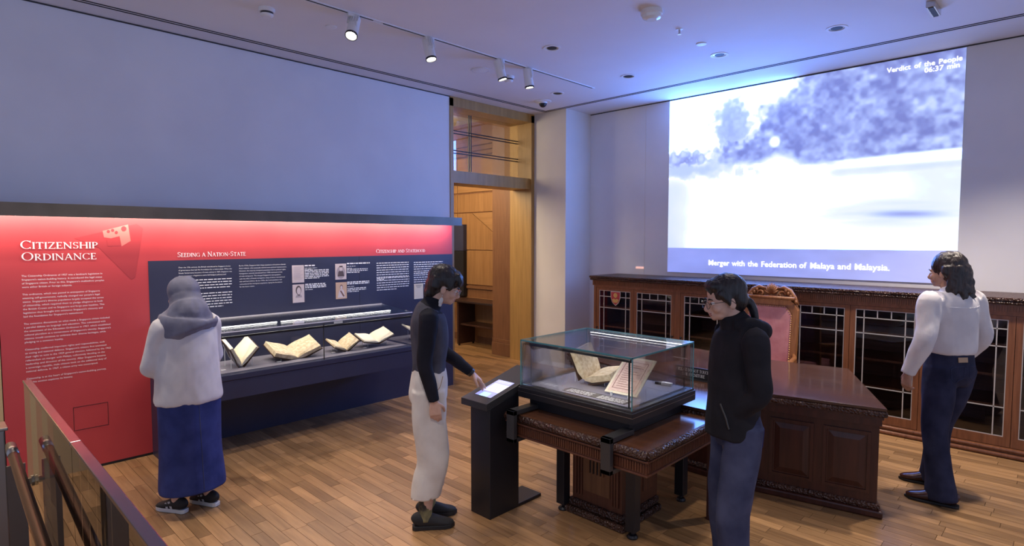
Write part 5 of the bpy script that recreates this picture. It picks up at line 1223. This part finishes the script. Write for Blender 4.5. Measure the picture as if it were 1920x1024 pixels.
g = MB(); HB(g, T, R, (-.016, 0, .130), .103, .084, .093); HB(g, T, R, (-.05, 0, .085), .062, .078, .08); HB(g, T, R, (.04, 0, .165), .056, .068, .042); HB(g, T, R, (-.08, 0, .075), .04, .045, .04)
g.loft([(T((-.09, 0, .08)), .022, .022), (T((-.125, .0, .03)), .024, .026), (T((-.135, 0, -.04)), .020, .022), (T((-.125, 0, -.11)), .008, .010)], 12, 5)
for sg in (-1, 1): g.loft([(T((.05, sg * .066, .14)), .02, .012), (T((.02, sg * .078, .10)), .02, .010), (T((.012, sg * .079, .06)), .008, .006)], 10, 4)
garment('hair', g, 'hair_black', ro, s, .006, 2, (.003, 40, 8), 9)

# --- man in the white shirt by the bookcases
L0, TH = (5.065, .63, 0), math.radians(58)
s = 1.745 / 1.70
fl_ = local(L0, TH, s, (4.85, .61, 0)); fr_ = local(L0, TH, s, (5.20, .71, 0)); FT = ((fl_[0], fl_[1], math.radians(95) - TH), (fr_[0], fr_[1], math.radians(98) - TH))
aL = [(-.005, .185, 1.375), (-.05, .275, 1.10), (.03, .31, .86)]; aR = [(-.005, -.19, 1.375), (-.01, -.275, 1.10), (.12, -.26, .90)]
ro, s, T, R, kn = person('man in white shirt and dark blue jeans with long wavy hair facing the bookcases', 1.745, L0, TH, FT,
    ((*aL, (.15, .0, -1), (.0, -1, .1), (.45, .5, .35), False), (*aR, (.3, 0, -1), (0, 1, 0), REL, False)), (.03, 1.465, .30, .10), skin='skin_tan', torso=1.05)
face(T, R, ro, s, 'hair_brown')
g = MB().loft([((0, 0, 1.0), .124, .162), ((0, 0, 1.04), .136, .178), ((.005, 0, 1.2), .138, .188), ((-.003, 0, 1.33), .122, .19), ((0, 0, 1.395), .085, .135), ((.01, 0, 1.44), .062, .066), ((.015, 0, 1.455), .06, .064)], 28, 6)
for a in (aL, aR): sleeve(g, *a, r=(.074, .068, .062, .056, .043))
sw = garment('shirt', g, 'shirt_white', ro, s, .009, 3, (.007, 9, 6), 21)
stitch('yoke_seam', sw, [(-.13, y, 1.33 - .012 * math.cos(y * 12)) for y in np.linspace(-.15, .15, 9)], s, 'white_print_soft', .0015, 2)
g = MB().loft([((0, 0, 1.045), .115, .148), ((0, 0, .95), .125, .165), ((-.01, 0, .85), .125, .17), ((-.01, 0, .78), .09, .14)], 28, 5)
for hip, k, an, f in kn:
    b0 = an + np.array([0, 0, -.045]); g.loft([(hip + np.array([-.01, 0, .03]), .105, .09), (hip * .6 + k * .4 + np.array([-.01, 0, 0]), .098, .088), (k, .08, .074), (k * .5 + b0 * .5, .08, .074), (b0, .10, .082)], 22, 5)
jn = garment('jeans', g, 'denim_dark', ro, s, .009, 3, (.007, 8, 4), 27, .012)
part('waist_belt', MB().loft([((0, 0, 1.015 * s), .122 * s, .158 * s), ((0, 0, 1.05 * s), .120 * s, .155 * s)], 28, 2), 'jacket_black', jn, smooth=True)
bv = BVHTree.FromPolygons([v.co for v in jn.data.vertices], [tuple(p.vertices) for p in jn.data.polygons]); q, nr, _, _ = bv.find_nearest(Vector((-.16 * s, .04 * s, .975 * s))); nr = np.array(nr); e1 = np.cross((0, 0, 1), nr); e1 /= np.linalg.norm(e1)
part('leather_patch', MB().obox(np.array(q) + nr * .003, e1 * .034, np.cross(nr, e1) * .017, nr * .002), 'leather_patch', jn)
for y in (.075, -.07): stitch('back_pocket', jn, [(-.15, y + a_, z) for a_, z in ((-.05, .93), (.05, .93), (.05, .85), (0, .82), (-.05, .85), (-.05, .93))], s, 'denim_mid', .002)
for q in FT: shoe(ro, s, *q, 'leather_brown', 'rubber_black', long=1.12, sole_h=.018)
g = MB(); HB(g, T, R, (-.018, 0, .130), .108, .092, .098); HB(g, T, R, (-.055, 0, .075), .078, .090, .09)
rr = random.Random(4)
for k in range(26):
    a_ = math.pi * (.55 + .9 * k / 25); x, y = -.02 + .085 * math.cos(a_) , .088 * math.sin(a_); pts = []
    L = .17 + .06 * rr.random()
    for q in range(6): u_ = q / 5; w = .013 * math.sin(u_ * 9 + k * 1.7); pts.append((T((x * (1 + .12 * u_) + w - .012 * u_, y * (1 + .06 * u_) + w * .7, .12 - u_ * L)), .022 - .010 * u_, .022 - .010 * u_))
    g.loft(pts, 8, 3)
garment('hair', g, 'hair_brown', ro, s, .007, 2, (.006, 30, 16), 14)
